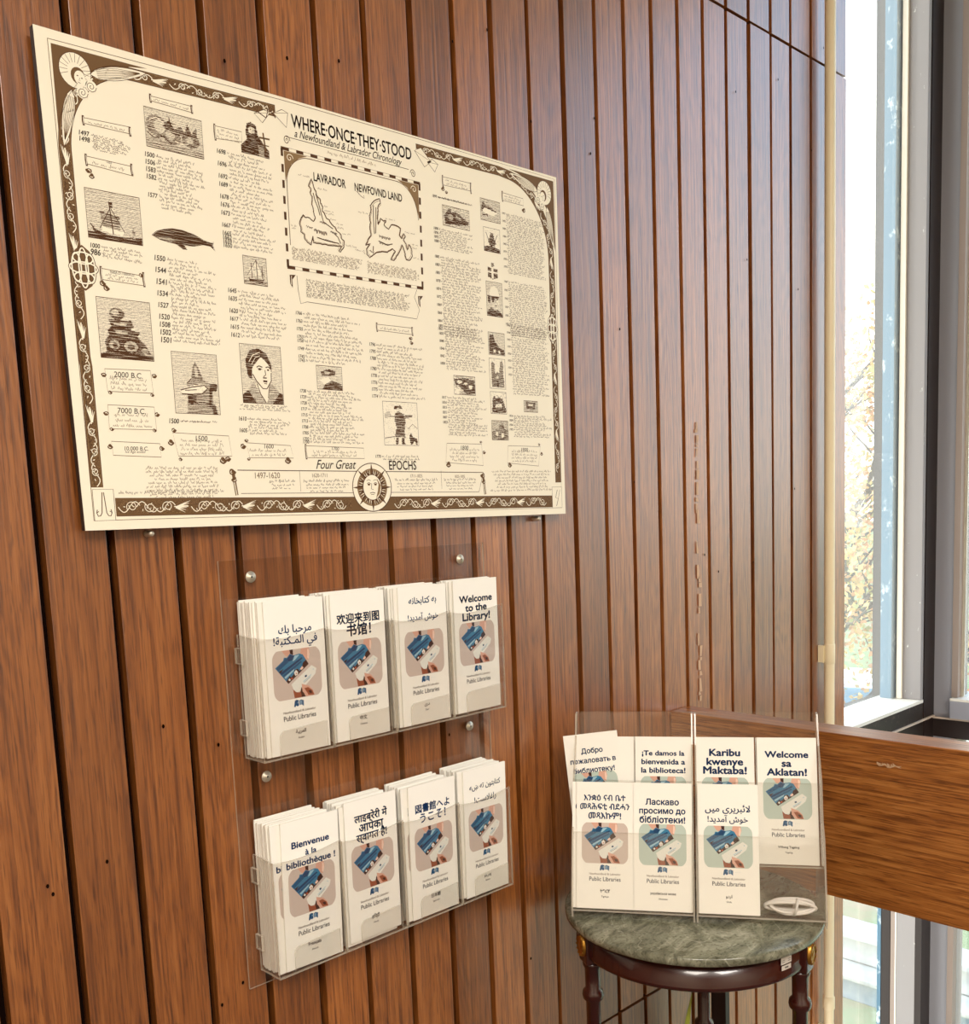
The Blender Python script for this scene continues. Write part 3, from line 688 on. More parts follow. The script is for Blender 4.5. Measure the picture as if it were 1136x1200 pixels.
for j in range(4):
    leaflet('russian', HM(.0540, .0395+.0032*j, .0835, 0), 'Russian leaflet standing upright, %s behind the tilted one' % ORD[j+1], 'teal', group='Russian leaflets behind the tilted one', printed=False)
# coiled white cable lying in the free pocket
random.seed(12); pts = []
for k in range(150):
    t = k/149*2*PI*5.5
    pts.append(hpos(.364+(.037-.004*math.sin(t*.31))*math.cos(t)+.003*math.sin(t*2.3), .020+.014*math.sin(t*.7+1), .0168+.0120*math.sin(t)*(.75+.25*math.sin(t*.4))))
b = MB(); b.tube(pts, .0026, 7); cb = b.build('cable', M['white_plastic']); tag(cb, 'coiled white cable lying in the lower right pocket of the table stand', 'cable')
b = MB(); b.tube([hpos(.370+.003*math.cos(t), .012+.018*math.sin(t), .016+.0125*math.cos(t)) for t in [2*PI*k/16 for k in range(17)]], .0024, 7); b.build('cable_wrap', M['white_plastic'], cb)

# ------------------------------------------------------------------ plant under the table
pl = empty('potted_plant', (.93, -.20, 0)); tag(pl, 'potted plant with long yellow-green leaves standing under the marble table', 'plant'); bpy.context.view_layer.update()
b = MB(); b.lathe([(0, .0), (.055, .0), (.075, .12), (.082, .12), (.082, .14), (.074, .14), (.070, .115)], (.93, -.20, 0), 28); under(b.build('pot', M['pot']), pl)
b = MB(); b.lathe([(0, .118), (.0695, .116)], (.93, -.20, 0), 20); under(b.build('soil', M['soil']), pl)
random.seed(9)
def blade(x, y, tipx, tipy, h, w):
    b = MB(); n = 12; P = []
    for k in range(n+1):
        s_ = k/n; c = Vector((x+(tipx-x)*s_**1.6, y+(tipy-y)*s_**1.6, .115+(h-.115)*s_)); ww = w*math.sin(PI*min(1, .18+s_*.82))**.8*(1 if s_ < .999 else 0)
        sd = Vector((.83, -.55, 0)); P.append([c-sd*ww, c+Vector((.25, .35, 0))*ww*.6, c+sd*ww])
    for k in range(n):
        for j in range(2): b.face([P[k][j], P[k][j+1], P[k+1][j+1], P[k+1][j]], 0, True)
    for k in range(n):
        for j in range(2): b.face([P[k][j]-Vector((0, .0008, 0)), P[k+1][j]-Vector((0, .0008, 0)), P[k+1][j+1]-Vector((0, .0008, 0)), P[k][j+1]-Vector((0, .0008, 0))], 0, True)
    under(b.build('leaf', M['leaf']), pl)
blade(.925, -.225, .902, -.300, .628, .011)
for k in range(9):
    a = k*.7; blade(.93+.03*math.cos(a), -.20+.03*math.sin(a), .93+.10*math.cos(a), -.20+.10*math.sin(a), random.uniform(.28, .45), random.uniform(.008, .012))

# ================================================================== POSTER
HH = (0.9530451, -0.08732454, -36.04312, -0.0425299, -0.9399816, 591.8539, -0.0005466751, -4.743626e-05, 1.0)
def Q(x, y):                                   # photo measurement -> millimetres on the poster sheet
    w = HH[6]*x+HH[7]*y+1; return ((HH[0]*x+HH[1]*y+HH[2])/w, (HH[3]*x+HH[4]*y+HH[5])/w)
def zn(x0, y0, s_): return lambda x, y: Q(x0+x/s_, y0+y/s_)
A_ = zn(30, 20, 3.55); B_ = zn(330, 100, 3.341); C_ = zn(60, 320, 3.55); D_ = zn(350, 330, 3.4424); E_ = zn(330, 190, 6.68); F_ = zn(500, 200, 6.0); G_ = zn(500, 380, 6.667); I_ = zn(430, 530, 4.94)
PO = (.043, -.0222, 1.4475)
corners = [Q(38, 28), Q(652, 208), Q(663, 602), Q(100, 622)]
b = MB(); f_ = [(x/1000, 0, z/1000) for x, z in corners]; bk = [(x/1000, .010, z/1000) for x, z in corners]
b.face(f_, 0); b.face(bk[::-1], 1)
for i_ in range(4): b.face([f_[i_], bk[i_], bk[(i_+1) % 4], f_[(i_+1) % 4]], 1)
poster = b.build('poster', [M['poster_paper'], M['poster_edge']], loc=PO, recalc=False)
tag(poster, 'large cream chronology poster with ornate sepia border hung on the wooden wall', 'poster')
for x, z in ((90, 40), (800, 40), (90, 540), (800, 540)):
    b = MB(); b.box(x/1000-.02, .0102, z/1000-.02, x/1000+.02, .0218, z/1000+.02); b.build('standoff_block', M['poster_edge'], poster)
for X, Z in ((.094, -.004), (.828, -.010)):
    b = MB(); b.lathe([(0, .006), (.0028, .006), (.0038, .009), (.0045, .022)], (X, 0, Z), 14, axis=1); o = b.build('mounting_screw', M['screw'], poster)
INKM = [M['sepia'], M['sepia_mid'], M['sepia_light'], M['poster_paper']]
def pb(q, name, label=None):
    q.v = [(x/1000, y_/1000, z/1000) for x, y_, z in q.v]; o = q.build(name, INKM, poster, recalc=False)
    if label: o['label'] = label
    return o
random.seed(77)
def rr(a, b_): return random.uniform(a, b_)
def inside(pts, x, y):
    c = False; j = len(pts)-1
    for i in range(len(pts)):
        xi, yi = pts[i]; xj, yj = pts[j]
        if (yi > y) != (yj > y) and x < (xj-xi)*(y-yi)/(yj-yi)+xi: c = not c
        j = i
    return c
def ell(cx, cy, rx, ry, n=16, a0=0, a1=360): return [(cx+rx*math.cos(math.radians(a0+(a1-a0)*k/n)), cy+ry*math.sin(math.radians(a0+(a1-a0)*k/n))) for k in range(n+(0 if a1-a0 == 360 else 1))]

# --- border
q = Ink(-.10)
BL, BR, BB, BT = 15.5, 884.0, 17.0, 566.0          # outer limits of the band (left, right, bottom, top)
TL_, = (14.0,)
# thin frame lines
q.line([(13.2, 565.7), (17.2, 15.0)][::-1], .7, 1); q.line([(13.2, 565.7), (330, 574.5)], .7, 1); q.line([(565, 577), (889.6, 577.6), (882, 7.6), (17.2, 15.0)], .7, 1); q.line([(330, 574.5), (565, 577)], .7, 1)
q.line([(17.5, 560), (21.5, 55)], .5, 1)
def band_path(side):
    if side == 'L':
        pts = [(23.5+(1.2 if z < 200 else 0)-(z-60)*.0022, z) for z in range(55, 440, 12)]
        cx, cz, rx, rz = 114, 446, 91.5, 106
        pts += [(cx-rx*math.cos(math.radians(a)), cz+rz*math.sin(math.radians(a))) for a in range(0, 91, 5)]
        pts += [(x, 552+(x-114)*.028) for x in range(126, 322, 12)]
    else:
        pts = [(570+12*k, 561.5+.2*k) for k in range(0, 16)]
        cx, cz, rx, rz = 765, 437, 110, 126
        pts += [(cx+rx*math.cos(math.radians(a)), cz+rz*math.sin(math.radians(a))) for a in range(88, -1, -5)]
        pts += [(875-(437-z)*.001, z) for z in range(425, 48, -12)]
    return pts
bw = 14.5
def edges_of(P, o_):
    out = []
    for sgn in (-1, 1):
        l_ = []
        for i in range(len(P)):
            a, c = P[max(i-1, 0)], P[min(i+1, len(P)-1)]; dx, dz = c[0]-a[0], c[1]-a[1]; L_ = math.hypot(dx, dz); l_.append((P[i][0]-dz/L_*sgn*o_, P[i][1]+dx/L_*sgn*o_))
        out.append(l_)
    return out
for sd in 'LR': q.line(band_path(sd), bw, 1, -.10); [q.line(ln, .8, 0, -.12) for ln in edges_of(band_path(sd), bw/2)]
for sd in 'LR':
    P = band_path(sd)
    for sgn in (-1, 1):
        off = []
        for i in range(len(P)):
            a, c = P[max(i-1, 0)], P[min(i+1, len(P)-1)]; dx, dz = c[0]-a[0], c[1]-a[1]; L_ = math.hypot(dx, dz); off.append((P[i][0]-dz/L_*sgn*(bw/2-1.1), P[i][1]+dx/L_*sgn*(bw/2-1.1)))
        q.line(off, .5, 2, -.14)
q.poly([(46, 19.5), (860, 9.5), (860, 29.5), (264, 38), (46, 41.5)], 1); q.line([(46, 19.5), (860, 9.5)], .8, 0, -.12)
q.line([(46, 41.5), (264, 38), (860, 29.5)], .6, 0, -.12)
# speckle of the dark band: small lighter stipples
pb(q, 'border_band')
q = Ink(-.16)
def along(P, s_):
    tot = [0]
    for i in range(1, len(P)): tot.append(tot[-1]+math.hypot(P[i][0]-P[i-1][0], P[i][1]-P[i-1][1]))
    s_ = min(max(s_, 0), tot[-1]-.01)
    for i in range(1, len(P)):
        if tot[i] >= s_:
            t = (s_-tot[i-1])/(tot[i]-tot[i-1]); dx, dz = P[i][0]-P[i-1][0], P[i][1]-P[i-1][1]; L_ = math.hypot(dx, dz)
            return (P[i-1][0]+dx*t, P[i-1][1]+dz*t, dx/L_, dz/L_, tot[-1])
def vine(P, hw):
    L_ = along(P, 0)[4]; s_ = 4.0; k = 0
    fp = lambda s0, n0: (lambda a: (a[0]-a[3]*n0, a[1]+a[2]*n0))(along(P, s0))
    while s_ < L_-22:
        kind = k % 4; sg = 1 if k % 2 else -1
        if kind == 3:       # acanthus leaf
            for j in range(6):
                t = (j-2.5)/2.5; q.line([fp(s_+2, -sg*1), fp(s_+9+j*1.2, t*hw*.55), fp(s_+15+j*1.6, t*hw*.9)], lambda u: 1.9*(1-u)+.3, 3, -.16-.006*j)
            q.line([fp(s_, 0), fp(s_+20, sg*.4)], 1.4, 3); s_ += 27
        else:               # scroll: stem curling into a spiral
            pts = [fp(s_-3+j*1.9, sg*hw*.8*math.sin(j*.40)) for j in range(16)]
            q.line(pts, 1.1, 3)
            c = (s_+15, -sg*hw*.05); sp = []
            for j in range(22):
                a = j*.45; r_ = hw*.86*(1-j/26); sp.append(fp(c[0]+r_*math.cos(a+2.6)*1.05, c[1]+sg*r_*math.sin(a+2.6)))
            q.line(sp, .95, 3)
            for j in range(3):
                a = rr(0, 6.28); x, z = fp(s_+5+j*6, sg*hw*rr(-.7, .7)); q.poly([(x+1.8*math.cos(a), z+1.8*math.sin(a)), (x+.7*math.cos(a+1.6), z+.7*math.sin(a+1.6)), (x-1.8*math.cos(a), z-1.8*math.sin(a)), (x+.7*math.cos(a-1.6), z+.7*math.sin(a-1.6))], 3)
            s_ += 24
        k += 1
    for j in range(int(L_*hw*.75)):      # dark and light stipple between the scrolls
        x, z = fp(rr(1, L_-1), rr(-hw, hw)); u = .42; q.poly([(x-u, z-u), (x+u, z-u), (x+u, z+u), (x-u, z+u)], (0, 0, 2)[j % 3], -.13)
for sd in 'LR': vine(band_path(sd), 5.6)
vine([(48, 30.5), (264, 27), (410, 25.2)], 8.2); vine([(490, 24.2), (858, 19.5)], 8.2)
pb(q, 'border_scrollwork')
# corner angels and hook boxes
q = Ink(-.11)
def corner(fx):
    """winged head in the upper corner; fx maps local (u right, v down from the corner) to the sheet"""
    q.poly([fx(u, v) for u, v in ((0, 0), (118, 1), (96, 4), (66, 12), (38, 28), (18, 54), (6, 86), (2, 112), (0, 118))], 1)
    def P(l): return [fx(u, v) for u, v in l]
    q.poly(P(ell(26, 24, 19, 20, 22)), 3, -.14)
    for k in range(13):
        a = math.radians(-200+k*19); q.line(P([(26+9*math.cos(a), 24+9*math.sin(a)), (26+18.5*math.cos(a), 24+19*math.sin(a))]), .5, 1, -.17)
    q.line(P(ell(26, 24, 19, 20, 24)), .7, 0, -.17, closed=True); q.poly(P(ell(29, 29, 8.5, 9.5)), 1, -.17); q.poly(P(ell(31, 31, 6.6, 8)), 3, -.19)
    for a, c in ((28.5, 29), (33.5, 31)): q.poly(P(ell(a, c, 1.1, .7, 8)), 0, -.21)
    q.line(P([(31, 31), (30, 34), (31.5, 34.5)]), .4, 0, -.21); q.line(P([(28.5, 36), (31.5, 37)]), .6, 0, -.21)
    for base, tip, w, n in (((44, 24), (116, 7), 10, 8), ((20, 46), (5, 112), 9, 8)):
        dx, dy = tip[0]-base[0], tip[1]-base[1]; L_ = math.hypot(dx, dy); nx, ny = -dy/L_, dx/L_
        sh = [(base[0]+dx*t+nx*w*math.sin(PI*t)**.6*sg*(1-.5*t), base[1]+dy*t+ny*w*math.sin(PI*t)**.6*sg*(1-.5*t)) for sg in (1, -1) for t in ([k/10 for k in range(11)] if sg == 1 else [k/10 for k in range(10, -1, -1)])]
        q.poly(P(sh), 3, -.14); q.line(P(sh), .6, 0, -.17, closed=True)
        for k in range(1, n):
            o_ = w*(k/n*2-1); q.line(P([(base[0]+dx*t+nx*o_*math.sin(PI*min(t+.1, 1))*(1-.5*t), base[1]+dy*t+ny*o_*math.sin(PI*min(t+.1, 1))*(1-.5*t)) for t in (.12, .3, .5, .7, .88)]), .5, 1, -.18)
    for c in ((44, 38), (33, 47)):
        q.poly(P(ell(c[0], c[1], 7, 7, 14)), 3, -.19); q.line(P([(c[0]+(6.6-k*.37)*math.cos(k*.7), c[1]+(6.6-k*.37)*math.sin(k*.7)) for k in range(17)]), .7, 0, -.21)
corner(lambda u, v: (16.5+u, 561.5+u*.03-v)); pb(q, 'corner_angel', 'winged head in the upper left corner of the border'); q = Ink(-.11)
corner(lambda u, v: (886.5-u*.95, 573.5-v)); pb(q, 'corner_angel', 'winged head in the upper right corner of the border'); q = Ink(-.11)
def cbox(x0, x1, z0, z1): q.poly([(x0, z0), (x1, z0), (x1, z1), (x0, z1)], 3, -.16); q.line([(x0, z0), (x1, z0), (x1, z1), (x0, z1)], .7, 0, -.18, closed=True)
cbox(18.2, 44.6, 14.6, 52.5)
for s_ in (-1, 1):
    x = 31+s_*3.0; q.line([(31+s_*1.0, 49), (x, 24), (x+s_*2, 20.5), (x+s_*5, 20), (x+s_*6.6, 24), (x+s_*5.6, 28)], 1.1, 0, -.2); q.line([(x+s_*6.6, 24), (x+s_*3.8, 26)], .8, 0, -.2)
pb(q, 'hook_vignette', 'small square with two fish hooks'); q = Ink(-.11)
cbox(857, 883, 7.8, 45); q.line([(871, 40), (866, 26), (873, 24), (868, 11)], 1.2, 1, -.2); q.line([(878, 40), (873, 24)], .8, 1, -.2)
pb(q, 'spear_vignette'); q = Ink(-.11)
# interlaced knots
def knot(cx, cz, sx_, sz_):
    q.poly([(cx-sx_*1.02, cz), (cx-sx_*.5, cz+sz_*.8), (cx, cz+sz_*1.06), (cx+sx_*.5, cz+sz_*.8), (cx+sx_*1.02, cz), (cx+sx_*.5, cz-sz_*.8), (cx, cz-sz_*1.06), (cx-sx_*.5, cz-sz_*.8)], 1, -.2)
    for w, m_, y in ((3.4, 0, -.22), (1.7, 3, -.25)):
        for j in range(3):
            t0 = (j-1)*.5
            q.line([(cx+sx_*(.32*math.cos(a)+t0*.95), cz+sz_*(.92*math.sin(a))*(1-.28*abs(t0)*2)) for a in [2*PI*k/26 for k in range(26)]], w, m_, y-.004*j, closed=True)
            q.line([(cx+sx_*(.96*math.cos(a))*(1-.28*abs(t0)*2), cz+sz_*(.27*math.sin(a)+t0*.9)) for a in [2*PI*k/26 for k in range(26)]], w, m_, y-.004*j-.002, closed=True)
knot(32, 314, 17.5, 25); pb(q, 'interlaced_knot'); q = Ink(-.11); knot(872, 322, 14, 27); pb(q, 'interlaced_knot')

# --- title and headings
q = Ink(-.12)
def T(s_, x0, z, x1, m=0, bold=.012, sy=1.0, shear=0): put_text(q, s_, (x0+x1)/2, z, width=x1-x0, m=m, bold=bold, y=-.12, sy=sy, shear=shear)
T('WHERE\u00b7ONCE\u00b7THEY\u00b7STOOD', 343, 551, 560, bold=.018, sy=1.42); pb(q, 'title_lettering'); q = Ink(-.12)
T('a Newfoundland & Labrador Chronology', 347, 535.5, 540, m=0, bold=.008, shear=.35, sy=1.25); pb(q, 'subtitle_lettering'); q = Ink(-.12)
T('LAVRADOR', 375, 483.5, 431, bold=.02, sy=1.5); T('NEWFOVND LAND', 447, 483, 537, bold=.02, sy=1.5)
q.line([(450, 478), (458, 472), (464, 470), (463, 474)], .8, 0); pb(q, 'map_heading'); q = Ink(-.12)
T('EPOCHS', 484, 82.5, 539, bold=.014, sy=1.3); T('Four Great', 349, 83.5, 421, m=0, bold=.006, shear=.4, sy=1.2)
pb(q, 'epochs_heading')

# --- small handwriting
q = Ink(-.12)
def scrawl(x, z, x1, h=1.9, m=0, w=.5, step=.66):
    while x < x1-2:
        L_ = min(rr(3.5, 12), x1-x); n = int(L_/step); pts = []
        ph = rr(0, 6.28); tall = 0
        for k in range(max(n, 3)):
            a = ph+k*1.9; zz = z+h*.5*math.sin(a)+rr(-.15, .15)
            if random.random() < .12: zz = z+h*rr(.9, 1.35)
            elif random.random() < .06: zz = z-h*rr(.8, 1.1)
            pts.append((x+k*step+.25*math.cos(a), zz))
        q.line(pts, w, m); x += L_+rr(1.2, 2.0)
def block(p0, p1, rows, years=None, center=False, m=0, ragged=.3, h=None, w=.5, yw=10):
    """lines of small cursive handwriting between two corners; years are written where they can be read"""
    (x0, z0), (x1, z1) = p0, p1; dz = (z0-z1)/max(rows-1, 1) if rows > 1 else 0; h = h or max(1.5, min(2.3, abs(dz)*.55))
    yi = 0
    for r_ in range(rows):
        z = z0-dz*r_; xe = x1-(x1-x0)*rr(0, ragged)*(0 if random.random() < .25 else 1)
        if years is not None:
            xs = x0+yw+(2 if r_ % 3 else 0)
            if r_ in years:
                put_text(q, years[r_], x0+yw*.44, z, width=yw*.86, m=m, bold=.02, y=-.12, sy=1.15, shear=.15)
                if r_ > 0: xs = x0+yw
            scrawl(xs, z, xe, h, m, w)
        elif center:
            g = rr(0, .13)*(x1-x0); scrawl(x0+g, z, x1-g, h, m, w)
        else: scrawl(x0, z, xe, h, m, w)
def yrs(l, rows): 
    st = max(1, rows//len(l)); return {i*st: v for i, v in enumerate(l) if i*st < rows}
block(A_(220, 478), A_(440, 585), 8, {0: '1497', 3: '1498'}, yw=15)
block(A_(268, 948), A_(490, 1022), 4, {0: '1000', 2: '986'}, yw=14)
block(A_(495, 568), A_(755, 830), 15, {0: '1500', 2: '1506', 4: '1583', 6: '1582', 11: '1577'}, yw=15)
block(A_(535, 1000), C_(705, 300), 22, {0: '1550', 3: '1544', 6: '1541', 9: '1534', 12: '1527', 15: '1520', 17: '1508', 19: '1502', 21: '1501'}, yw=17)
block(C_(490, 615), C_(730, 622), 2, {0: '1500'}, yw=16)
block(A_(795, 555), A_(1045, 985), 24, {0: '1698', 3: '1696', 6: '1692', 8: '1689', 11: '1678', 13: '1676', 15: '1673', 18: '1667', 20: '1665', 21: '1662', 22: '1659', 23: '1650'}, yw=15)
block(C_(735, 70), C_(985, 280), 12, {0: '1645', 2: '1635', 5: '1620', 7: '1617', 9: '1615', 11: '1612'}, yw=15)
block(C_(778, 548), C_(1000, 575), 3, center=True); block(C_(780, 605), C_(1000, 672), 6, {0: '1610', 4: '1605'}, yw=14)
block(B_(95, 762), B_(510, 885), 9, m=0, ragged=.06, h=2.2, w=.5); scrawl(*B_(200, 742), B_(350, 765)[0], 2.6)
block(B_(55, 890), D_(265, 340), 13, {0: '1766', 2: '1763', 4: '1755', 6: '1753', 7: '1750', 9: '1749', 11: '1745', 12: '1743'}, yw=12)
block(D_(5, 440), D_(268, 652), 18, {0: '1738', 2: '1729', 4: '1728', 6: '1717', 8: '1715', 10: '1713', 12: '1708', 14: '1705', 16: '1702', 17: '1700'}, yw=12)
block(D_(285, 252), D_(512, 475), 16, {0: '1796', 2: '1795', 4: '1788', 7: '1780', 9: '1778', 11: '1776', 13: '1775', 15: '1774'}, yw=13)
block(D_(310, 705), D_(520, 718), 2, {0: '1770'}, yw=12)
block(F_(40, 175), F_(345, 252), 4, {0: '1899'}, yw=11)
block(F_(50, 402), F_(330, 590), 10, yrs(['1898', '1896', '1892', '1888'], 10), yw=11); block(F_(58, 600), F_(400, 1185), 30, yrs(['1885', '1883', '1881', '1878', '1874', '1872', '1869', '1866', '1864', '1861'], 30), yw=11)
block(G_(95, 10), G_(465, 375), 18, yrs(['1855', '1850', '1848', '1846', '1842', '1838'], 18), yw=11)
block(G_(120, 570), G_(480, 872), 16, yrs(['1817', '1816', '1815', '1811', '1807', '1803'], 16), yw=11)
block(F_(530, 298), F_(840, 770), 32, yrs(['1997', '1992', '1989', '1986', '1982', '1979', '1974', '1970'], 32), yw=9, ragged=.12); block(F_(545, 778), F_(858, 1190), 26, yrs(['1968', '1965', '1962', '1959', '1955', '1951'], 26), yw=9, ragged=.12)
block(G_(625, 8), G_(968, 562), 30, yrs(['1949', '1946', '1942', '1939', '1936', '1933', '1929', '1925'], 30), yw=9, ragged=.15)
block(G_(645, 715), G_(982, 885), 10, yrs(['1914', '1909', '1904', '1901'], 10), yw=10)
block(C_(385, 812), C_(710, 930), 9, center=True, ragged=.1, m=1); scrawl(*C_(280, 915), C_(720, 915)[0], 2.4)
block(I_(705, 112), I_(1085, 215), 7, center=True, m=1)
block(E_(80, 672), E_(640, 850), 7, m=1, ragged=.1, h=2); block(E_(670, 785), E_(1080, 930), 6, m=1, ragged=.08, h=2)
scrawl(*zn(310, 120, 5.979)(440, 350), zn(310, 120, 5.979)(780, 440)[0], 2.6, 2)
for p, x1 in (((130, 98), 225), ((280, 205), 360), ((335, 345), 370), ((335, 378), 408), ((345, 400), 412), ((380, 445), 436), ((430, 482), 492), ((435, 512), 488), ((475, 560), 540), ((500, 652), 590), ((75, 495), 130), ((80, 515), 130), ((600, 388), 680), ((812, 440), 890), ((965, 548), 1050), ((1020, 645), 1070), ((1022, 672), 1072), ((1030, 750), 1085), ((580, 688), 655), ((640, 712), 660)):
    a = E_(*p); scrawl(a[0], a[1], E_(x1, p[1])[0], 1.6, 1, .4)
pb(q, 'handwriting')

# --- scroll banners with their headings
q = Ink(-.12)
def banner(c, w=.7, head=None, rows=1, curls='LR', hs=1.0):
    """c: the four corners; rolled ends drawn at the sides"""
    q.poly(c, 3, -.15); q.line(c, w, 1, -.18, closed=True)
    x0 = c[0][0]; x1 = c[1][0]; zt = c[0][1]; zb = c[3][1]; H = zt-zb
    for ch, x in (('L', x0), ('R', x1)):
        if ch in curls:
            q.line([(x, zt+2.5), (x-.4, (zt+zb)/2), (x+.4, zb-2.5)], 2.6, 0, -.2); q.line([(x+.3, zt+1), (x+.3, zb-1)], .7, 3, -.22)
    k = 0
    if head:
        put_text(q, head, (x0+x1)/2, zt-H*(.5 if rows == 0 else .22), size=min(9.5, H*.42)*hs, m=0, bold=.004, y=-.2, shear=.1); k = 1
    for r_ in range(rows):
        z = zt-H*((r_+1+k*.8)/(rows+.8*k+.6)); g = (x1-x0)*rr(.06, .14); _s = q.y; q.y = -.2; globals()['q'] = q; scrawl(x0+g, z, x1-g, min(2.6, H/(rows+1)*.5), 1, .45); q.y = _s
def bx4(zf, x0, y0, x1, y1, x2, y2, x3, y3): return [zf(x0, y0), zf(x1, y1), zf(x2, y2), zf(x3, y3)]
banner(bx4(A_, 238, 418, 432, 458, 432, 486, 242, 442), rows=1); banner(bx4(A_, 518, 328, 690, 372, 692, 398, 520, 348), rows=1)
banner(bx4(A_, 785, 452, 898, 478, 900, 520, 788, 505), rows=3, curls='L'); banner(bx4(A_, 250, 578, 440, 622, 448, 662, 252, 610), head='1450', rows=1)
banner(bx4(A_, 312, 1045, 490, 1078, C_(0, 0)[0] and 492, 1118, 318, 1092), head='900A.D-1000A.D.', rows=2, hs=.8)
banner(bx4(C_, 222, 398, 412, 406, 425, 500, 235, 492), head='2000 B.C.', rows=3, curls=''); banner(bx4(C_, 235, 548, 428, 558, 438, 652, 242, 648), head='7000 B.C.', rows=3, curls='')
banner(bx4(C_, 250, 700, 452, 710, 458, 766, 258, 758), head='10,000 B.C.', rows=0, curls=''); 
z_ = C_(350, 742); put_text(q, 'Ice Age ended', z_[0], z_[1]-.5, width=27, m=0, bold=.0, y=-.2, shear=.3)
banner(bx4(C_, 505, 664, 738, 678, 752, 762, 530, 762), head='1500', rows=4, curls=''); banner(bx4(C_, 812, 706, 995, 718, 1008, 770, 826, 768), head='1600', rows=2, curls='')
banner(bx4(D_, 28, 662, 262, 672, 266, 714, 36, 710), head='1700', rows=2, curls='L'); banner(bx4(D_, 598, 652, 738, 656, 745, 742, 594, 730), head='1800', rows=4, curls=''); banner(bx4(D_, 845, 662, 975, 666, 968, 744, 843, 732), head='1900', rows=4, curls='')
banner(bx4(B_, 630, 358, 740, 384, 740, 414, 632, 390), rows=2); banner(bx4(B_, 864, 420, 945, 444, 948, 472, 866, 450), rows=2, curls='L'); banner(bx4(D_, 315, 172, 458, 188, 458, 214, 318, 196), rows=1)
def curl(c, r_=4.5):
    a = rr(0, 6.28); r_ *= .8
    q.poly([(c[0]+r_*(1+.25*math.sin(3*t+a))*math.cos(t), c[1]+r_*.85*(1+.2*math.cos(2*t+a))*math.sin(t)) for t in [2*PI*k/14 for k in range(14)]], 1, -.24)
    q.line([(c[0]+(r_-k*r_*.06)*math.cos(a+k*.6), c[1]+(r_-k*r_*.06)*math.sin(a+k*.6)*.9) for k in range(14)], .8, 0, -.25); q.line([(c[0]+r_*.5*math.cos(a+k*.5), c[1]+r_*.4*math.sin(a+k*.5)) for k in range(6)], .9, 3, -.26)
for zf, x, y, r_ in ((A_, 262, 640, 4.5), (A_, 275, 662, 4), (A_, 320, 1108, 4.5), (A_, 336, 1128, 4.5), (A_, 480, 1075, 3.5), (C_, 218, 425, 4), (C_, 428, 430, 4), (C_, 245, 497, 3), (C_, 420, 508, 3), (C_, 228, 585, 4), (C_, 440, 590, 4), (C_, 252, 650, 3), (C_, 430, 655, 3), (C_, 245, 722, 4), (C_, 460, 730, 4),
                    (C_, 510, 655, 4), (C_, 715, 780, 6), (C_, 735, 775, 5), (C_, 538, 775, 3), (C_, 498, 705, 5), (C_, 812, 698, 3.5), (C_, 985, 780, 6), (C_, 822, 775, 3), (C_, 798, 722, 5), (B_, 632, 405, 4.5), (B_, 645, 420, 3.5), (B_, 948, 490, 5), (D_, 452, 230, 4), (D_, 455, 248, 4), (D_, 605, 738, 6), (D_, 735, 648, 3), (D_, 748, 690, 4), (D_, 852, 740, 5.5), (D_, 970, 658, 3), (D_, 980, 695, 4)):
    curl(zf(x, y), r_)
# ribbon by the title, long scroll under the map
for pts in ([A_(950, 400), A_(985, 440), A_(1015, 400), A_(990, 385)], [A_(1030, 400), A_(1085, 460), A_(1090, 400), A_(1065, 385)], [B_(520, 255), B_(560, 320), B_(585, 300), B_(545, 245)], [B_(570, 300), B_(600, 340), B_(612, 310), B_(590, 290)]):
    q.poly(pts, 3, -.2); q.line(pts, .9, 0, -.22, closed=True); q.line([pts[0], pts[2]], .5, 1, -.22)
q.line([A_(960, 390), A_(1000, 420), A_(1010, 380), A_(1040, 420)], 1.6, 0, -.23)
zb5 = zn(310, 120, 5.979)
q.line([zb5(150, 240), zb5(300, 280), zb5(1010, 470)], .8, 0); 
for cx, cy, sg in ((155, 265, 1), (1040, 500, -1)):
    q.line([(lambda p: (p[0]+sg*(5.5-j*.25)*math.cos(j*.55), p[1]+(6.5-j*.3)*math.sin(j*.55)))(zb5(cx, cy)) for j in range(20)], 1.0, 0)
sc_ = [B_(60, 745), B_(65, 800), B_(75, 855), B_(100, 848), B_(300, 878), B_(530, 915), B_(540, 880), B_(520, 830), B_(530, 800)]
q.line(sc_, .7, 0); 
for zf, x, y, r_ in ((B_, 45, 770, 0), (B_, 545, 850, 0)):
    c = zf(x, y); q.poly([(c[0]-5, c[1]+9), (c[0]+5, c[1]+10), (c[0]-1, c[1]+3), (c[0]-1, c[1]-8), (c[0]-5, c[1]-3)], 0, -.2); q.line([(c[0]-2, c[1]+8), (c[0]-3, c[1]-4)], 1, 3, -.22)
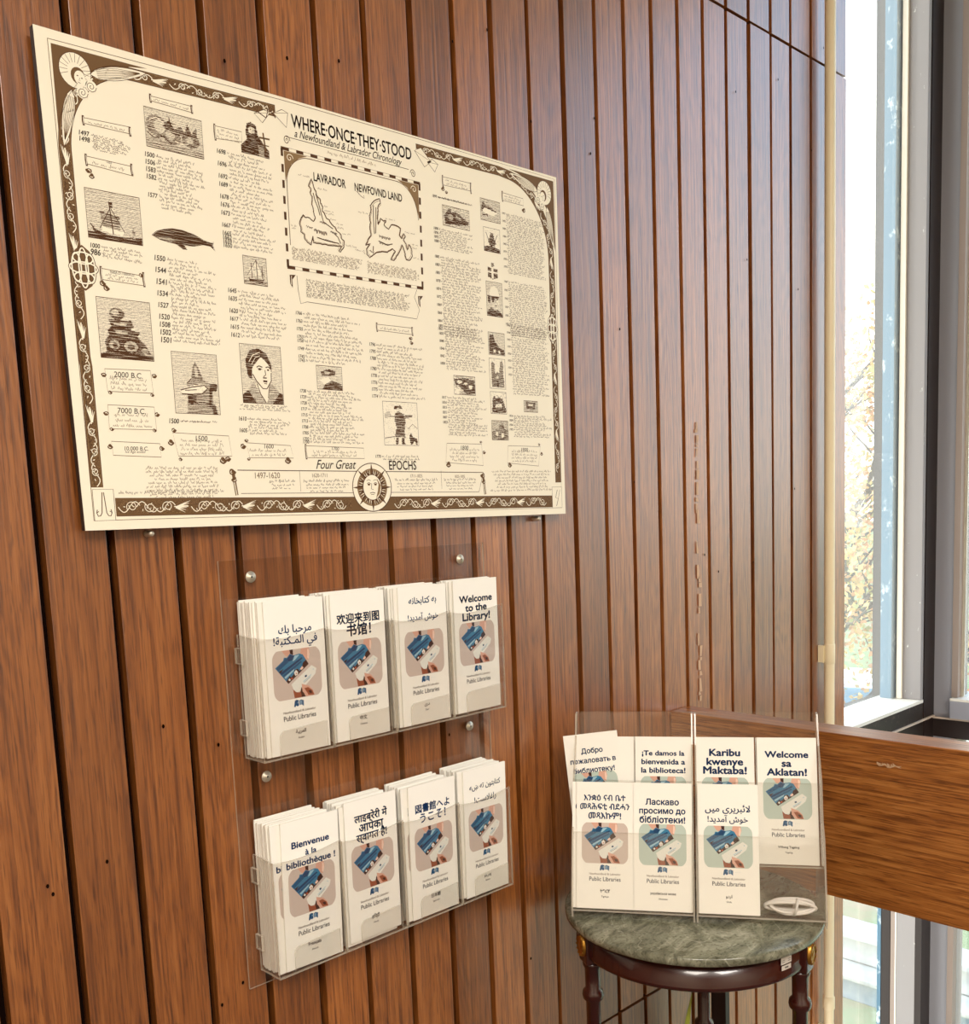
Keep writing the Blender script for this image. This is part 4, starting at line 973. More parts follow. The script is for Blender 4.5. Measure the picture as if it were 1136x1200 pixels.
# strip of the four epochs
st_ = [C_(775, 820), D_(745, 770), D_(728, 848), C_(790, 917)]
q.line(st_[:2], 1.1, 0); q.line(st_[2:], .7, 0); q.line([st_[1], st_[2]], .6, 0)
for x in (C_(1033, 820)[0], D_(575, 770)[0]): q.line([(x, st_[0][1]-1), (x, st_[3][1]+1)], .5, 1)
for c, w_ in ((C_(758, 850), 1), (D_(745, 800), 1)):
    q.line([(c[0], c[1]+6), (c[0]+1.5, c[1]-8), (c[0]+3.5, c[1]-24)], 4.6, 1, -.2); q.line([(c[0]+.5, c[1]-4), (c[0]+3.5, c[1]-24)], 1.3, 3, -.22); curl((c[0]-1, c[1]+7), 6); curl((c[0]+1, c[1]-3), 5)
for s_, c, w_ in (('1497-1620', C_(900, 842), 40), ('1620-1711', D_(85, 782), 26), ('1711-1825', D_(475, 784), 24), ('1825-1895', D_(650, 786), 22)):
    put_text(q, s_, c[0], c[1], width=w_, m=1, y=-.2, sy=1.2)
for x0, x1 in ((C_(800, 0)[0]+2, C_(1025, 860)[0]), (C_(1040, 860)[0], D_(215, 800)[0]), (D_(380, 800)[0], D_(568, 800)[0]), (D_(580, 800)[0], D_(725, 800)[0])):
    x0 = max(x0, 265); scrawl(x0+4, 60, x1-3, 2.4); scrawl(x0+8, 54.5, x1-6, 1.9); scrawl(x0+8, 50, x1-12, 1.6)
    if x0 > 300: scrawl(x0+14, 45, x1-14, 1.6)
pb(q, 'scroll_banners')

# --- sun compass
q = Ink(-.26)
SC = (449.2, 49.6)
q.poly(ell(SC[0], SC[1], 37.5, 36.5, 40), 3, -.26); q.line(ell(SC[0], SC[1], 37, 36, 40), 1.3, 0, -.28, closed=True); q.line(ell(SC[0], SC[1], 27, 26.5, 40), 2.0, 2, -.28, closed=True)
q.poly(ell(SC[0], SC[1], 28.5, 28, 40), 1, -.27)
for k in range(40):
    a = 2*PI*k/40; q.poly([(SC[0]+19*math.cos(a-.04), SC[1]+19*math.sin(a-.04)), (SC[0]+19*math.cos(a+.04), SC[1]+19*math.sin(a+.04)), (SC[0]+27.5*math.cos(a), SC[1]+27.5*math.sin(a))], 3, -.29)
for k in range(16):
    a = PI/2+2*PI*k/16; R1 = 37 if k % 2 == 0 else 28; wd = .20
    q.poly([(SC[0]+18*math.cos(a-wd), SC[1]+18*math.sin(a-wd)), (SC[0]+R1*math.cos(a), SC[1]+R1*math.sin(a)), (SC[0]+17*math.cos(a), SC[1]+17*math.sin(a))], 0, -.31)
    if k % 2 == 0: q.poly([(SC[0]+18*math.cos(a+wd), SC[1]+18*math.sin(a+wd)), (SC[0]+R1*math.cos(a), SC[1]+R1*math.sin(a)), (SC[0]+17*math.cos(a), SC[1]+17*math.sin(a))], 1, -.31)
q.poly(ell(SC[0], SC[1], 17.5, 19, 30), 3, -.33); q.line(ell(SC[0], SC[1], 17.5, 19, 30), .9, 0, -.34, closed=True)
q.poly([(SC[0]+9, SC[1]+14), (SC[0]+16.5, SC[1]+3), (SC[0]+14, SC[1]-9), (SC[0]+6, SC[1]-17), (SC[0]+10, SC[1]-6), (SC[0]+12, SC[1]+4)], 2, -.34)
for s_ in (-1, 1):
    x = SC[0]+s_*6.3; q.line([(x-3.4, SC[1]+5.5), (x, SC[1]+7.6), (x+3.4, SC[1]+5.5)], .8, 0, -.35); q.poly(ell(x, SC[1]+4.3, 2.8, 1.6, 10), 2, -.35); q.poly(ell(x, SC[1]+4.3, 1.3, 1.3, 8), 0, -.36); q.line([(x-4, SC[1]+10), (x, SC[1]+11.5), (x+4, SC[1]+10)], .7, 1, -.35)
q.line([(SC[0]-.8, SC[1]+6), (SC[0]-2, SC[1]-2.5), (SC[0]+2, SC[1]-3.2)], .8, 0, -.35); q.line([(SC[0]-5, SC[1]-8.6), (SC[0], SC[1]-7.6), (SC[0]+5, SC[1]-8.6)], 1.0, 0, -.35); q.line([(SC[0]-3, SC[1]-10.6), (SC[0]+3, SC[1]-10.6)], .8, 1, -.35)
pb(q, 'sun_compass', 'sun face inside a compass ring')

# --- map
q = Ink(-.12)
m0 = [(324.5, 511.3), (573.5, 511.3), (570, 355), (322.8, 353.8)]
def chain(a, b_, n, w):
    for k in range(n):
        p0 = (a[0]+(b_[0]-a[0])*k/n, a[1]+(b_[1]-a[1])*k/n); p1 = (a[0]+(b_[0]-a[0])*(k+1)/n, a[1]+(b_[1]-a[1])*(k+1)/n); q.line([p0, p1], w, 0 if k % 2 == 0 else 3, -.16)
q.line(m0, 5.4, 1, -.14, closed=True)
chain(m0[0], m0[1], 21, 3.8); chain(m0[1], m0[2], 15, 3.8); chain(m0[2], m0[3], 21, 3.8); chain(m0[3], m0[0], 15, 3.8)
inn = [(329, 354+30), (329.5, 470)]+[(329.5+40-40*math.cos(math.radians(a)), 466+40*math.sin(math.radians(a))) for a in range(0, 91, 10)]+[(530, 506)]+[(528+40*math.sin(math.radians(a)), 456+50*math.cos(math.radians(a))) for a in range(0, 91, 10)]
q.line(inn, 1.0, 1, -.15)
for cn in (((327.5, 508.5), (366, 508.5), (352, 503), (339, 493), (331, 478), (327.5, 468)), ((570.5, 508.5), (530, 508.5), (548, 501), (560, 487), (568, 466), (570.5, 456))):
    q.poly(cn, 2, -.15)
    s_ = 1 if cn[0][0] < 400 else -1
    q.line([(cn[0][0]+s_*(9+(6-j*.4)*math.cos(j*.6)), cn[0][1]-8+(6-j*.4)*math.sin(j*.6)) for j in range(14)], 1, 3, -.18)
LAB = [(232, 132), (246, 165), (252, 200), (268, 225), (275, 260), (300, 290), (305, 320), (322, 345), (318, 380), (335, 400), (350, 440), (372, 452), (395, 490), (425, 515), (430, 540), (465, 565), (470, 600), (490, 620), (488, 665), (460, 705), (450, 700), (470, 655), (440, 660), (380, 652), (250, 632), (245, 580), (232, 648), (205, 630), (180, 600), (178, 570), (150, 545), (152, 510), (138, 480), (150, 440), (170, 410), (180, 430), (215, 436), (250, 465), (262, 440), (248, 380), (238, 330), (240, 270), (222, 240), (228, 205), (210, 190), (222, 155)]
NFL = [(765, 285), (775, 320), (755, 345), (752, 400), (750, 440), (755, 490), (775, 440), (800, 460), (818, 455), (800, 495), (838, 525), (860, 490), (900, 495), (930, 520), (925, 575), (940, 600), (955, 560), (968, 580), (955, 612), (975, 640), (985, 690), (1000, 645), (1018, 680), (1022, 740), (1005, 770), (975, 765), (965, 700), (945, 650), (925, 700), (880, 770), (855, 765), (890, 700), (870, 680), (830, 705), (790, 700), (735, 712), (690, 748), (668, 720), (665, 680), (690, 640), (658, 650), (680, 600), (700, 570), (690, 520), (695, 470), (688, 420), (700, 380), (695, 340), (715, 310), (740, 295)]
def rough(poly, amp=2.2):
    out = []
    for i in range(len(poly)):
        a, c = poly[i], poly[(i+1) % len(poly)]; n = max(1, int(math.hypot(c[0]-a[0], c[1]-a[1])/9))
        for k in range(n): out.append(E_(a[0]+(c[0]-a[0])*k/n+rr(-amp, amp), a[1]+(c[1]-a[1])*k/n+rr(-amp, amp)))
    return out
for L_ in (LAB, NFL):
    r_ = rough(L_); q.line(r_, 1.5, 0, -.16, closed=True)
    c0 = (sum(p[0] for p in r_)/len(r_), sum(p[1] for p in r_)/len(r_))
    q.line([(p[0]+(c0[0]-p[0])*.05, p[1]+(c0[1]-p[1])*.05) for p in r_], .6, 2, -.15, closed=True)
for (x, y, n, hh) in ((255, 520, 16, 34), (195, 498, 8, 14), (300, 460, 8, 16), (765, 570, 14, 26), (770, 625, 12, 18), (690, 690, 6, 20), (330, 600, 14, 10), (385, 540, 8, 16)):
    for k in range(n):
        p = E_(x+k*6.5, y+k*2+rr(-4, 4)); q.line([p, (p[0]+rr(-.6, .6), p[1]-hh*.15*rr(.5, 1.1))], 1.0, 0, -.16)
for pts in ([(245, 240), (262, 300), (285, 360), (300, 420)], [(270, 250), (290, 320), (305, 390), (330, 470), (400, 520)], [(275, 590), (360, 615), (450, 640)], [(720, 340), (718, 420), (722, 500), (730, 560)], [(740, 350), (738, 450), (735, 560)], [(760, 620), (830, 650), (870, 640)], [(720, 660), (715, 700)], [(400, 545), (440, 590), (465, 640)]):
    q.line([E_(x+rr(-3, 3), y+rr(-3, 3)) for x, y in pts], 1.4, 0, -.16)
pb(q, 'map', 'map of Labrador and Newfoundland in a chequered frame')

# --- engravings: ruled tone, line by line
def engrave(c, shapes, bg=.25, label=None, frame=True, strokes=(), sp=1.25, noise_=.12, hard=1.22):
    global q
    q = Ink(-.13); (x0, z1), (x1, z0) = c; Wd, Ht = x1-x0, z1-z0
    if frame: q.poly([(x0, z0), (x1, z0), (x1, z1), (x0, z1)], 3, -.125); q.line([(x0, z0), (x1, z0), (x1, z1), (x0, z1)], .8, 0, -.16, closed=True)
    rows = max(4, int(Ht/sp)); cols = max(6, int(Wd/1.2))
    for r_ in range(rows):
        t = (r_+.5)/rows; run = []; wob = rr(0, 6)
        for k in range(cols+1):
            s_ = k/cols; tone = bg
            for tn, pl in shapes:
                if inside(pl, s_, t): tone = tn
            if tone > 0: tone = tone+rr(-noise_, noise_)*(1 if tone < .95 else .3)
            zc = z1-Ht*t+.25*math.sin(s_*9+wob)
            if tone > .06: run.append((x0+Wd*s_, zc, min(1.02, tone*hard)*Ht/rows))
            else:
                if len(run) > 1: _run(run)
                run = []
        if len(run) > 1: _run(run)
    for w, m_, pl in strokes: q.line([(x0+Wd*s_, z1-Ht*t) for s_, t in pl], w, m_, -.17)
    pb(q, 'engraving', label)
def _run(run):
    b0 = len(q.v)
    for x, z, w in run: q.v += [(x, q.y, z+w/2), (x, q.y, z-w/2)]
    for i in range(len(run)-1):
        a = b0+2*i; q.f.append((a, a+1, a+3, a+2)); q.m.append(0); q.sm.append(False)
def cc(zf, x0, y0, x1, y1): return (zf(x0, y0), zf(x1, y1))
R_ = lambda x0, y0, x1, y1: [(x0, y0), (x1, y0), (x1, y1), (x0, y1)]
engrave(cc(A_, 490, 370, 742, 592), [(.30, R_(0, .6, 1, 1)), (.55, ell(.20, .42, .19, .28)), (.25, ell(.25, .42, .10, .17)), (.6, ell(.45, .62, .16, .20)), (.3, ell(.42, .58, .08, .12)), (.7, [(.30, .40), (.42, .18), (.50, .40), (.62, .30), (.70, .48), (.52, .56)]), (.65, ell(.78, .60, .16, .20)), (.75, [(.68, .45), (.74, .18), (.80, .42), (.90, .24), (.90, .52)]), (.3, ell(.76, .60, .07, .08)), (.45, [(.0, .80), (.2, .72), (.5, .84), (.8, .80), (1, .88), (1, 1), (0, 1)])], .22, 'engraving of sea beasts attacking a ship',
        strokes=[(1.2, 0, [(.42, .12), (.44, .36)]), (1, 0, [(.34, .28), (.52, .26)]), (1, 3, [(.08, .3), (.2, .2), (.32, .3)]), (1, 3, [(.5, .7), (.62, .74), (.74, .70)]), (1.2, 0, [(.02, .62), (.14, .74), (.3, .66), (.44, .8)])])
engrave(cc(A_, 243, 708, 488, 952), [(.9, [(0, .86), (.1, .87), (.7, .93), (1, .84), (1, 1), (0, 1)]), (.55, [(.24, .42), (.60, .48), (.58, .76), (.28, .72)]), (.0, [(.28, .74), (.66, .78), (.62, .86), (.26, .82)]), (.85, [(.08, .72), (.14, .82), (.34, .88), (.70, .90), (.86, .84), (.74, .93), (.2, .92), (.10, .84)]), (.8, [(.43, .20), (.49, .20), (.49, .32), (.43, .30)]), (.6, [(.80, .78), (.84, .66), (.88, .80)])], .26, 'engraving of a longship under sail',
        strokes=[(1.3, 0, [(.42, .20), (.46, .86)]), (1, 0, [(.24, .44), (.60, .50)]), (.9, 0, [(.44, .32), (.22, .78)]), (.9, 0, [(.45, .34), (.68, .80)]), (1.2, 0, [(.05, .70), (.12, .82), (.3, .88)])])
wh = [A_(x, y) for x, y in ((525, 906), (545, 890), (575, 883), (610, 880), (650, 887), (700, 905), (742, 930), (772, 941), (782, 936), (779, 952), (789, 974), (768, 954), (738, 948), (700, 954), (662, 950), (672, 968), (655, 966), (628, 945), (600, 938), (560, 926))]
W0 = (min(p[0] for p in wh), max(p[1] for p in wh)); W1 = (max(p[0] for p in wh), min(p[1] for p in wh))
wn = [((p[0]-W0[0])/(W1[0]-W0[0]), (W0[1]-p[1])/(W0[1]-W1[1])) for p in wh]
wl = [((p[0]-W0[0])/(W1[0]-W0[0]), (W0[1]-p[1])/(W0[1]-W1[1])) for p in [A_(x, y) for x, y in ((532, 908), (600, 918), (640, 938), (600, 934), (560, 922))]]
engrave((W0, W1), [(.92, wn), (.45, wl)], 0, 'engraving of a humpback whale', frame=False, sp=.9, noise_=.1, hard=1.1, strokes=[(.5, 0, wn+wn[:1])])
engrave(cc(A_, 885, 420, 1018, 592), [(.85, [(.20, .30), (.26, .08), (.40, .02), (.58, .10), (.64, .40), (.80, .58), (1, .78), (1, 1), (.0, 1), (.02, .76), (.22, .56)]), (.12, [(.30, .22), (.38, .14), (.50, .18), (.52, .34), (.42, .44), (.32, .38)]), (.7, [(.32, .38), (.52, .34), (.50, .56), (.40, .60), (.32, .50)]), (.45, [(.6, .66), (.8, .7), (.82, 1), (.62, 1)])], 0, 'engraving of a bearded man in dark robes', frame=False, sp=1.1,
        strokes=[(2.2, 1, [(.80, .25), (.86, .80)]), (2.2, 1, [(.66, .42), (1.02, .40)]), (1.4, 1, [(.74, .62), (.98, .62)]), (.8, 0, [(.36, .24), (.40, .25)]), (.8, 0, [(.45, .25), (.49, .26)])])
engrave(cc(A_, 902, 990, 1007, 1122), [(.5, R_(0, .86, 1, 1)), (.85, [(.16, .72), (.30, .80), (.78, .80), (.90, .68), (.80, .90), (.26, .90)]), (.08, [(.25, .40), (.42, .38), (.44, .60), (.24, .60)]), (.08, [(.48, .22), (.66, .22), (.68, .42), (.48, .42)]), (.08, [(.48, .46), (.72, .46), (.74, .66), (.48, .66)]), (.4, [(.76, .5), (.88, .5), (.88, .66), (.76, .66)])], .24, 'engraving of a three-masted ship',
        strokes=[(1, 0, [(.34, .22), (.35, .78)]), (1.1, 0, [(.56, .10), (.58, .80)]), (1, 0, [(.80, .30), (.80, .76)]), (.6, 0, [(.56, .10), (.14, .70)]), (.6, 0, [(.56, .12), (.90, .68)])])
engrave(cc(C_, 185, 97, 428, 368), [(.9, [(0, .94), (.2, .86), (.6, .88), (1, .92), (1, 1), (0, 1)]), (.72, ell(.36, .25, .14, .10)), (.3, ell(.33, .23, .07, .05)), (.78, [(.20, .36), (.62, .34), (.66, .44), (.58, .50), (.24, .46)]), (.35, [(.28, .40), (.54, .39), (.52, .44), (.30, .44)]), (.8, [(.16, .54), (.24, .46), (.60, .50), (.78, .54), (.68, .62), (.20, .62)]), (.3, [(.30, .53), (.55, .54), (.52, .58), (.32, .58)]), (.8, [(.10, .72), (.20, .60), (.70, .60), (.86, .74), (.96, .90), (.12, .92)]), (.4, ell(.27, .77, .10, .08)), (.75, ell(.28, .78, .05, .04)), (.4, ell(.58, .78, .13, .09)), (.75, ell(.58, .79, .07, .05)), (.45, ell(.84, .84, .07, .05))], .22, 'engraving of a stone cairn figure',
        strokes=[(.9, 0, ell(.27, .77, .12, .10)), (.9, 0, ell(.58, .78, .15, .11))])
engrave(cc(C_, 498, 325, 704, 590), [(.65, [(.50, .13), (.58, .26), (.66, .42), (.40, .42), (.44, .26)]), (.3, [(.48, .22), (.54, .22), (.56, .40), (.48, .40)]), (.5, [(.30, .50), (.42, .42), (.66, .43), (.84, .50), (.98, .52), (.96, .60), (.86, .62), (.85, .90), (.92, 1), (.26, 1), (.30, .66)]), (.9, [(.80, .50), (.98, .50), (.94, .62), (.84, .60), (.82, .88), (.76, .88)]), (.05, [(.16, .60), (.40, .54), (.68, .50), (.74, .58), (.60, .66), (.22, .68), (.14, .66)]), (.85, [(.30, .70), (.50, .68), (.46, .82), (.30, .84)]), (.9, [(.82, .84), (.9, .84), (.95, 1), (.84, 1)])], .2, 'engraving of a helmeted warrior with folded arms',
        strokes=[(1.3, 0, [(.14, .62), (.40, .56), (.68, .52), (.76, .58)]), (1.3, 0, [(.16, .68), (.40, .68), (.62, .66), (.74, .58)]), (1, 0, [(.30, .85), (.60, .80), (.84, .84)]), (1.2, 0, [(.40, .42), (.30, .50)]), (1, 0, [(.24, .62), (.5, .60)])])
engrave(cc(C_, 782, 292, 968, 548), [(.88, [(.14, .50), (.12, .26), (.24, .10), (.45, .06), (.64, .14), (.74, .32), (.74, .45), (.68, .34), (.50, .22), (.36, .34), (.26, .48), (.26, .60), (.18, .56)]), (.0, [(.28, .40), (.38, .30), (.50, .20), (.66, .32), (.73, .46), (.72, .58), (.60, .74), (.50, .72), (.36, .60), (.28, .50)]), (.0, [(.34, .60), (.50, .74), (.66, .70), (.62, .90), (.56, .98), (.36, .80)]), (.92, [(.0, .86), (.14, .78), (.34, 1), (.0, 1)]), (.92, [(.72, 1), (.92, .80), (1, .84), (1, 1)]), (.42, [(.14, .78), (.28, .62), (.34, .70), (.58, 1), (.34, 1)]), (.42, [(.66, .66), (.74, .66), (.92, .80), (.72, 1), (.58, 1), (.62, .88)]), (.25, [(.30, .52), (.36, .60), (.46, .70), (.40, .70), (.28, .58)])], .2, 'engraved portrait of a young woman with short dark hair',
        strokes=[(1.5, 0, [(.38, .38), (.44, .355), (.52, .375)]), (1.4, 0, [(.60, .375), (.66, .36), (.71, .385)]), (2.2, 0, [(.42, .415), (.48, .415)]), (2.2, 0, [(.635, .415), (.68, .415)]), (.9, 0, [(.40, .405), (.46, .395), (.51, .41)]), (1.2, 1, [(.58, .42), (.59, .50), (.53, .54)]), (1.6, 0, [(.52, .555), (.61, .555)]), (2.6, 0, [(.52, .61), (.62, .615)]), (1.1, 1, [(.54, .65), (.61, .655)]), (1.3, 0, [(.27, .5), (.36, .62), (.50, .74), (.60, .74), (.72, .60), (.73, .46)]), (1.2, 0, [(.36, .66), (.44, .84), (.56, .98)]), (1, 0, [(.66, .70), (.62, .90)]), (1, 3, [(.20, .30), (.30, .18), (.48, .12)]), (.8, 3, [(.26, .34), (.36, .22), (.48, .18)])])
engrave(cc(D_, 70, 337, 178, 440), [(.75, [(.18, .25), (.5, .12), (.74, .20), (.72, .38), (.44, .42), (.20, .44)]), (.35, ell(.42, .28, .12, .06)), (.0, [(.10, .60), (.44, .46), (.52, .62), (.30, .78)]), (.75, [(.30, .80), (.60, .60), (.96, .74), (1, 1), (.2, 1)])], .2, 'small engraving of a cannon by the shore')
engrave(cc(D_, 338, 482, 485, 662), [(.85, [(.34, .10), (.52, .08), (.58, .16), (.30, .17)]), (.15, ell(.44, .19, .06, .05)), (.7, [(.34, .26), (.44, .22), (.60, .28), (.64, .44), (.60, .72), (.62, .82), (.30, .80), (.36, .60), (.32, .40)]), (.85, [(.34, .82), (.42, .82), (.40, .98), (.32, .98)]), (.85, [(.50, .82), (.58, .82), (.60, .98), (.50, .98)]), (.6, [(.60, .30), (.84, .28), (.86, .34), (.62, .38)]), (.85, [(.72, .76), (.78, .70), (.84, .80), (.96, .84), (.98, .98), (.92, .98), (.88, .90), (.80, .98), (.76, .98)]), (.3, [(.02, .30), (.18, .20), (.24, .34), (.04, .40)])], .05, 'engraving of a hatted man walking with a dog',
        strokes=[(1.2, 0, [(.18, .34), (.60, .34)]), (1, 0, [(.02, .84), (.3, .80), (.28, .86)]), (.8, 1, [(.7, .62), (.84, .50), (.98, .60)])])
engrave(cc(B_, 628, 467, 737, 570), [(.85, [(.06, .50), (.16, .30), (.24, .10), (.32, .14), (.34, .28), (.50, .20), (.98, .62), (.96, .74), (.60, .86), (.10, .92)]), (.4, ell(.30, .52, .10, .14)), (.4, [(.5, .36), (.7, .5), (.66, .6), (.5, .5)])], .25, 'small engraving of a steam locomotive', noise_=.2)
engrave(cc(B_, 777, 440, 857, 543), [(.75, [(.04, .40), (.14, .10), (.22, .26), (.55, .34), (.86, .52), (.60, .56), (.30, .52), (.06, .60)]), (.0, [(.22, .40), (.60, .48), (.86, .54), (.66, .70), (.30, .70), (.10, .56)]), (.8, [(.08, .70), (.36, .68), (.38, .84), (.30, .74), (.12, .80)])], .3, 'small engraving of a fish')
engrave(cc(B_, 790, 553, 857, 660), [(.9, [(0, .80), (.5, .74), (1, .86), (1, 1), (0, 1)]), (.75, [(.34, .40), (.42, .18), (.58, .20), (.66, .46), (.78, .60), (.66, .74), (.34, .72), (.26, .56)])], .04, 'small engraving of sealing ship and oars',
        strokes=[(1, 0, [(.14, .20), (.36, .66)]), (1, 0, [(.84, .24), (.60, .66)]), (1, 0, [(.26, .50), (.70, .56)])])
engrave(cc(B_, 800, 690, 853, 765), [(.7, [(.08, .30), (.92, .34), (.90, .86), (.50, 1), (.10, .88)]), (.0, R_(.42, .3, .56, .95)), (.0, R_(.12, .52, .9, .62)), (.6, [(.4, .0), (.6, .0), (.66, .2), (.4, .26)])], 0, 'small engraving of a coat of arms', frame=False)
engrave(cc(B_, 800, 765, 867, 910), [(.0, [(.22, .30), (.28, .18), (.50, .12), (.70, .18), (.78, .34), (.80, .42), (.20, .40)]), (.15, [(.30, .42), (.76, .44), (.80, .62), (.66, .78), (.44, .78), (.30, .62)]), (.85, [(.26, .40), (.80, .42), (.72, .50), (.50, .46), (.46, .60), (.36, .60)]), (.8, [(.02, .90), (.26, .74), (.46, .82), (.70, .80), (1, .92), (1, 1), (0, 1)]), (.85, [(.06, .40), (.26, .40), (.24, .62), (.10, .60)])], .22, 'small engraving of a soldier in a helmet',
        strokes=[(1.2, 0, [(.40, .50), (.54, .48)]), (1.2, 0, [(.62, .50), (.74, .50)]), (1, 0, [(.58, .50), (.56, .60)]), (1.2, 0, [(.48, .68), (.66, .68)])])
engrave(cc(B_, 808, 965, 875, 1060), [(.8, [(.04, .40), (.10, .12), (.30, .08), (.40, .40), (.72, .70), (.96, .72), (.98, .96), (.04, .96)]), (.1, [(.30, .76), (.42, .74), (.42, .90), (.30, .90)]), (.1, [(.60, .80), (.70, .80), (.70, .92), (.60, .92)])], .22, 'small engraving of a tower on a slope')
engrave(cc(D_, 768, 308, 836, 435), [(.6, [(.10, .20), (.20, .08), (.34, .20), (.36, .50), (.46, .44), (.62, .46), (.66, .16), (.78, .02), (.88, .16), (.92, .94), (.10, .94)]), (.9, R_(.44, .74, .56, .94)), (.2, ell(.5, .62, .08, .05))], .04, 'small engraving of a twin-towered church')
engrave(cc(D_, 625, 378, 714, 460), [(.85, [(0, .2), (.4, .1), (1, .2), (1, .9), (.6, 1), (.3, .6), (.1, .5)]), (.1, ell(.25, .32, .12, .10)), (.15, ell(.55, .4, .1, .06)), (.05, [(.0, .62), (.3, .7), (.2, 1), (0, 1)]), (.05, [(.7, .5), (.86, .5), (.8, .7), (.7, .66)])], .3, 'small engraving of a crowded harbour street', noise_=.3)
engrave(cc(D_, 773, 443, 840, 535), [(.75, [(.12, .34), (.24, .14), (.34, .32), (.56, .24), (.76, .30), (.84, .48), (.98, .80), (.96, .98), (.08, .96)]), (.15, [(.3, .56), (.7, .54), (.7, .70), (.3, .74)])], .08, 'small engraving of people at a pier', noise_=.25)
engrave(cc(D_, 778, 560, 847, 640), [(.6, [(0, .55), (.4, .45), (.5, .2), (.7, .14), (.8, .44), (1, .5), (1, 1), (0, 1)]), (.1, ell(.3, .7, .08, .1)), (.1, ell(.65, .75, .08, .12))], .35, 'small engraving of a landing by the sea', noise_=.2)
engrave(cc(D_, 908, 480, 965, 528), [(.75, [(.14, .12), (.86, .12), (.80, .70), (.2, .74)]), (.15, [(.34, .26), (.68, .26), (.66, .5), (.34, .5)])], .35, 'small engraving of a stamp')

# ================================================================== OUTSIDE
GZ = -2.5
def lawn():
    m = speckled('autumn_lawn', lin(128, 140, 92), lin(158, 136, 104), .9, .46, .62, .95, (1, 1, 1)); return m
b = MB(); b.box(3.2, -60, GZ-.2, 160, 160, GZ); lw_ = b.build('ground_lawn', lawn()); lw_['kind'] = 'structure'
# low retaining wall of pale stone blocks
sw = empty('stone_wall', (6.95, 2, GZ)); tag(sw, 'low pale stone retaining wall crossing the lawn outside the window', 'stone wall'); bpy.context.view_layer.update()
random.seed(31); STN = [speckled('block_pale', lin(206, 204, 196), lin(170, 172, 170), 3, .4, .7, .9), speckled('block_blue_grey', lin(132, 150, 162), lin(176, 184, 186), 3, .4, .7, .9)]
for r_, (z0, z1, x0) in enumerate(((0, .17, 6.75), (.18, .22, 6.70), (.23, .42, 6.95), (.43, .48, 6.90))):
    y = -1.5
    while y < 5.5:
        L_ = rr(.5, .8) if r_ % 2 == 0 else 1.1; b = MB(); b.box(x0, y+.006, GZ+z0, x0+.30, y+L_-.006, GZ+z1); o = b.build('stone_block', STN[1 if (r_ % 2 == 0 and random.random() < .55) else 0], bevel=.01); under(o, sw); y += L_
# autumn tree
tr = empty('autumn_tree', (9.3, 4.75, GZ)); tag(tr, 'autumn tree with yellow-orange leaves and grey branches outside the window', 'tree'); bpy.context.view_layer.update()
bark = speckled('bark', lin(120, 112, 104), lin(80, 74, 68), 9, .4, .6, .9, (1, 1, .3))
b = MB(); b.tube([(9.3, 4.75, GZ), (9.28, 4.7, GZ+1.0), (9.35, 4.6, GZ+2.0), (9.5, 4.7, GZ+3.2), (9.7, 4.9, GZ+4.6), (9.8, 5.0, GZ+6.0)], lambda t: .20*(1-t)+.04, 10); under(b.build('trunk', bark), tr)
random.seed(41); tips = []
def branch(p, d, L_, r_, depth):
    pts = [Vector(p)]; d = Vector(d).normalized()
    for k in range(6):
        d = (d+Vector((rr(-.22, .22), rr(-.22, .22), rr(-.10, .16)))).normalized(); pts.append(pts[-1]+d*L_/6)
    b = MB(); b.tube(pts, lambda t: r_*(1-t*.75), 6 if depth else 8); under(b.build('branch', bark), tr)
    tips.extend(pts[2:])
    if depth < 2:
        for k in (2, 3, 4, 5): branch(pts[k], (d.x+rr(-1, 1), d.y+rr(-1, 1), d.z*.4+rr(-.1, .9)), L_*.55, r_*.45, depth+1)
for p, d, L_, r_ in (((9.32, 4.65, GZ+1.35), (.5, -1, .35), 2.6, .10), ((9.35, 4.6, GZ+1.9), (.1, -1, .5), 2.4, .09), ((9.45, 4.68, GZ+2.7), (.7, -.8, .8), 2.2, .07), ((9.5, 4.7, GZ+3.0), (-.5, .8, .7), 2.2, .07), ((9.65, 4.85, GZ+4.2), (.3, -.9, .6), 1.7, .05), ((9.4, 4.65, GZ+2.3), (-.4, -.8, .4), 2.0, .07), ((9.7, 4.9, GZ+4.7), (-.3, .6, .7), 1.5, .05)):
    branch(p, d, L_, r_, 0)
lm = [mat('leaf_yellow', lin(226, 192, 130), .8), mat('leaf_orange', lin(218, 166, 124), .8), mat('leaf_pale_green', lin(194, 192, 134), .8)]
b = MB()
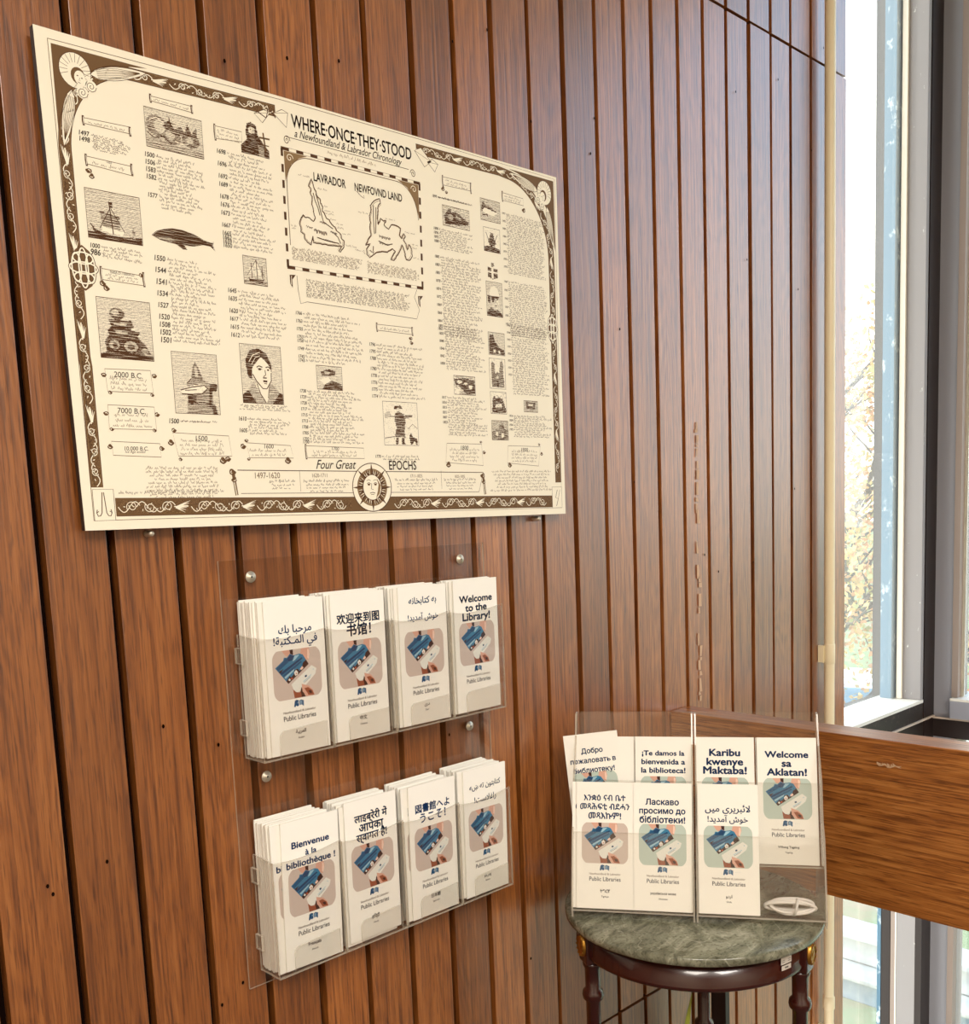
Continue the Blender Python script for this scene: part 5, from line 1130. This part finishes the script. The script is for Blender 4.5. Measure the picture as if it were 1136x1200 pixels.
for t in tips:
    for k in range(15):
        c = t+Vector((random.gauss(0, .26), random.gauss(0, .26), random.gauss(0, .20))); a = Vector((rr(-1, 1), rr(-1, 1), rr(-1, 1))).normalized()*rr(.025, .05); e_ = Vector((rr(-1, 1), rr(-1, 1), rr(-1, 1))).cross(a).normalized()*rr(.018, .03)
        b.face([c-a, c+e_, c+a, c-e_], random.choice((0, 0, 1, 1, 2)))
fo = b.build('foliage', lm, recalc=False); under(fo, tr); fo['kind'] = 'stuff'
# parked car
car = empty('car', (13.2, 5.15, GZ)); tag(car, 'white parked car seen far beyond the tree outside', 'car'); bpy.context.view_layer.update()
white = mat('car_white', lin(236, 238, 236), .25, coat=.5); gl = mat('car_glass', lin(96, 130, 150), .1); tyre = mat('tyre', lin(30, 30, 30), .8)
def carpart(name, prof, y0, y1, m, tp=0.0):
    b = MB(); n = len(prof); cy = (y0+y1)/2; zmax = max(z for _, z in prof)
    rows_ = [(y0, 1), (y0+.12, 0), (y1-.12, 0), (y1, 1)]; V = []
    for y, e_ in rows_: V.append([(x*(.985 if e_ else 1), cy+(y-cy)*(1-tp*max(0, (z-.9))/.6), z-(.03 if e_ and z > .5 else 0)) for x, z in prof])
    for r_ in range(3):
        for i_ in range(n): b.face([V[r_][i_], V[r_][(i_+1) % n], V[r_+1][(i_+1) % n], V[r_+1][i_]])
    b.face(V[0][::-1]); b.face(V[3]); o = b.build(name, m, bevel=.02); o.parent = car; return o
carpart('body', [(-2.1, .3), (2.1, .3), (2.15, .6), (2.05, .88), (1.5, .95), (-1.6, .98), (-2.1, .92), (-2.15, .6)], -.87, .87, white)
carpart('cabin', [(-1.55, .96), (1.05, .96), (.35, 1.44), (-.9, 1.46)], -.80, .80, white, .35)
carpart('side_windows', [(-1.3, 1.0), (.82, 1.0), (.28, 1.36), (-.85, 1.38)], -.815, .815, gl, .33)
for x in (-1.35, 1.35):
    for y in (-.80, .80):
        b = MB(); b.lathe([(0, -.1), (.30, -.1), (.32, -.07), (.32, .07), (.30, .1), (0, .1)], (x, y, .32), 20, axis=1); o = b.build('wheel', tyre); o.parent = car
car.rotation_euler = (0, 0, math.radians(95))
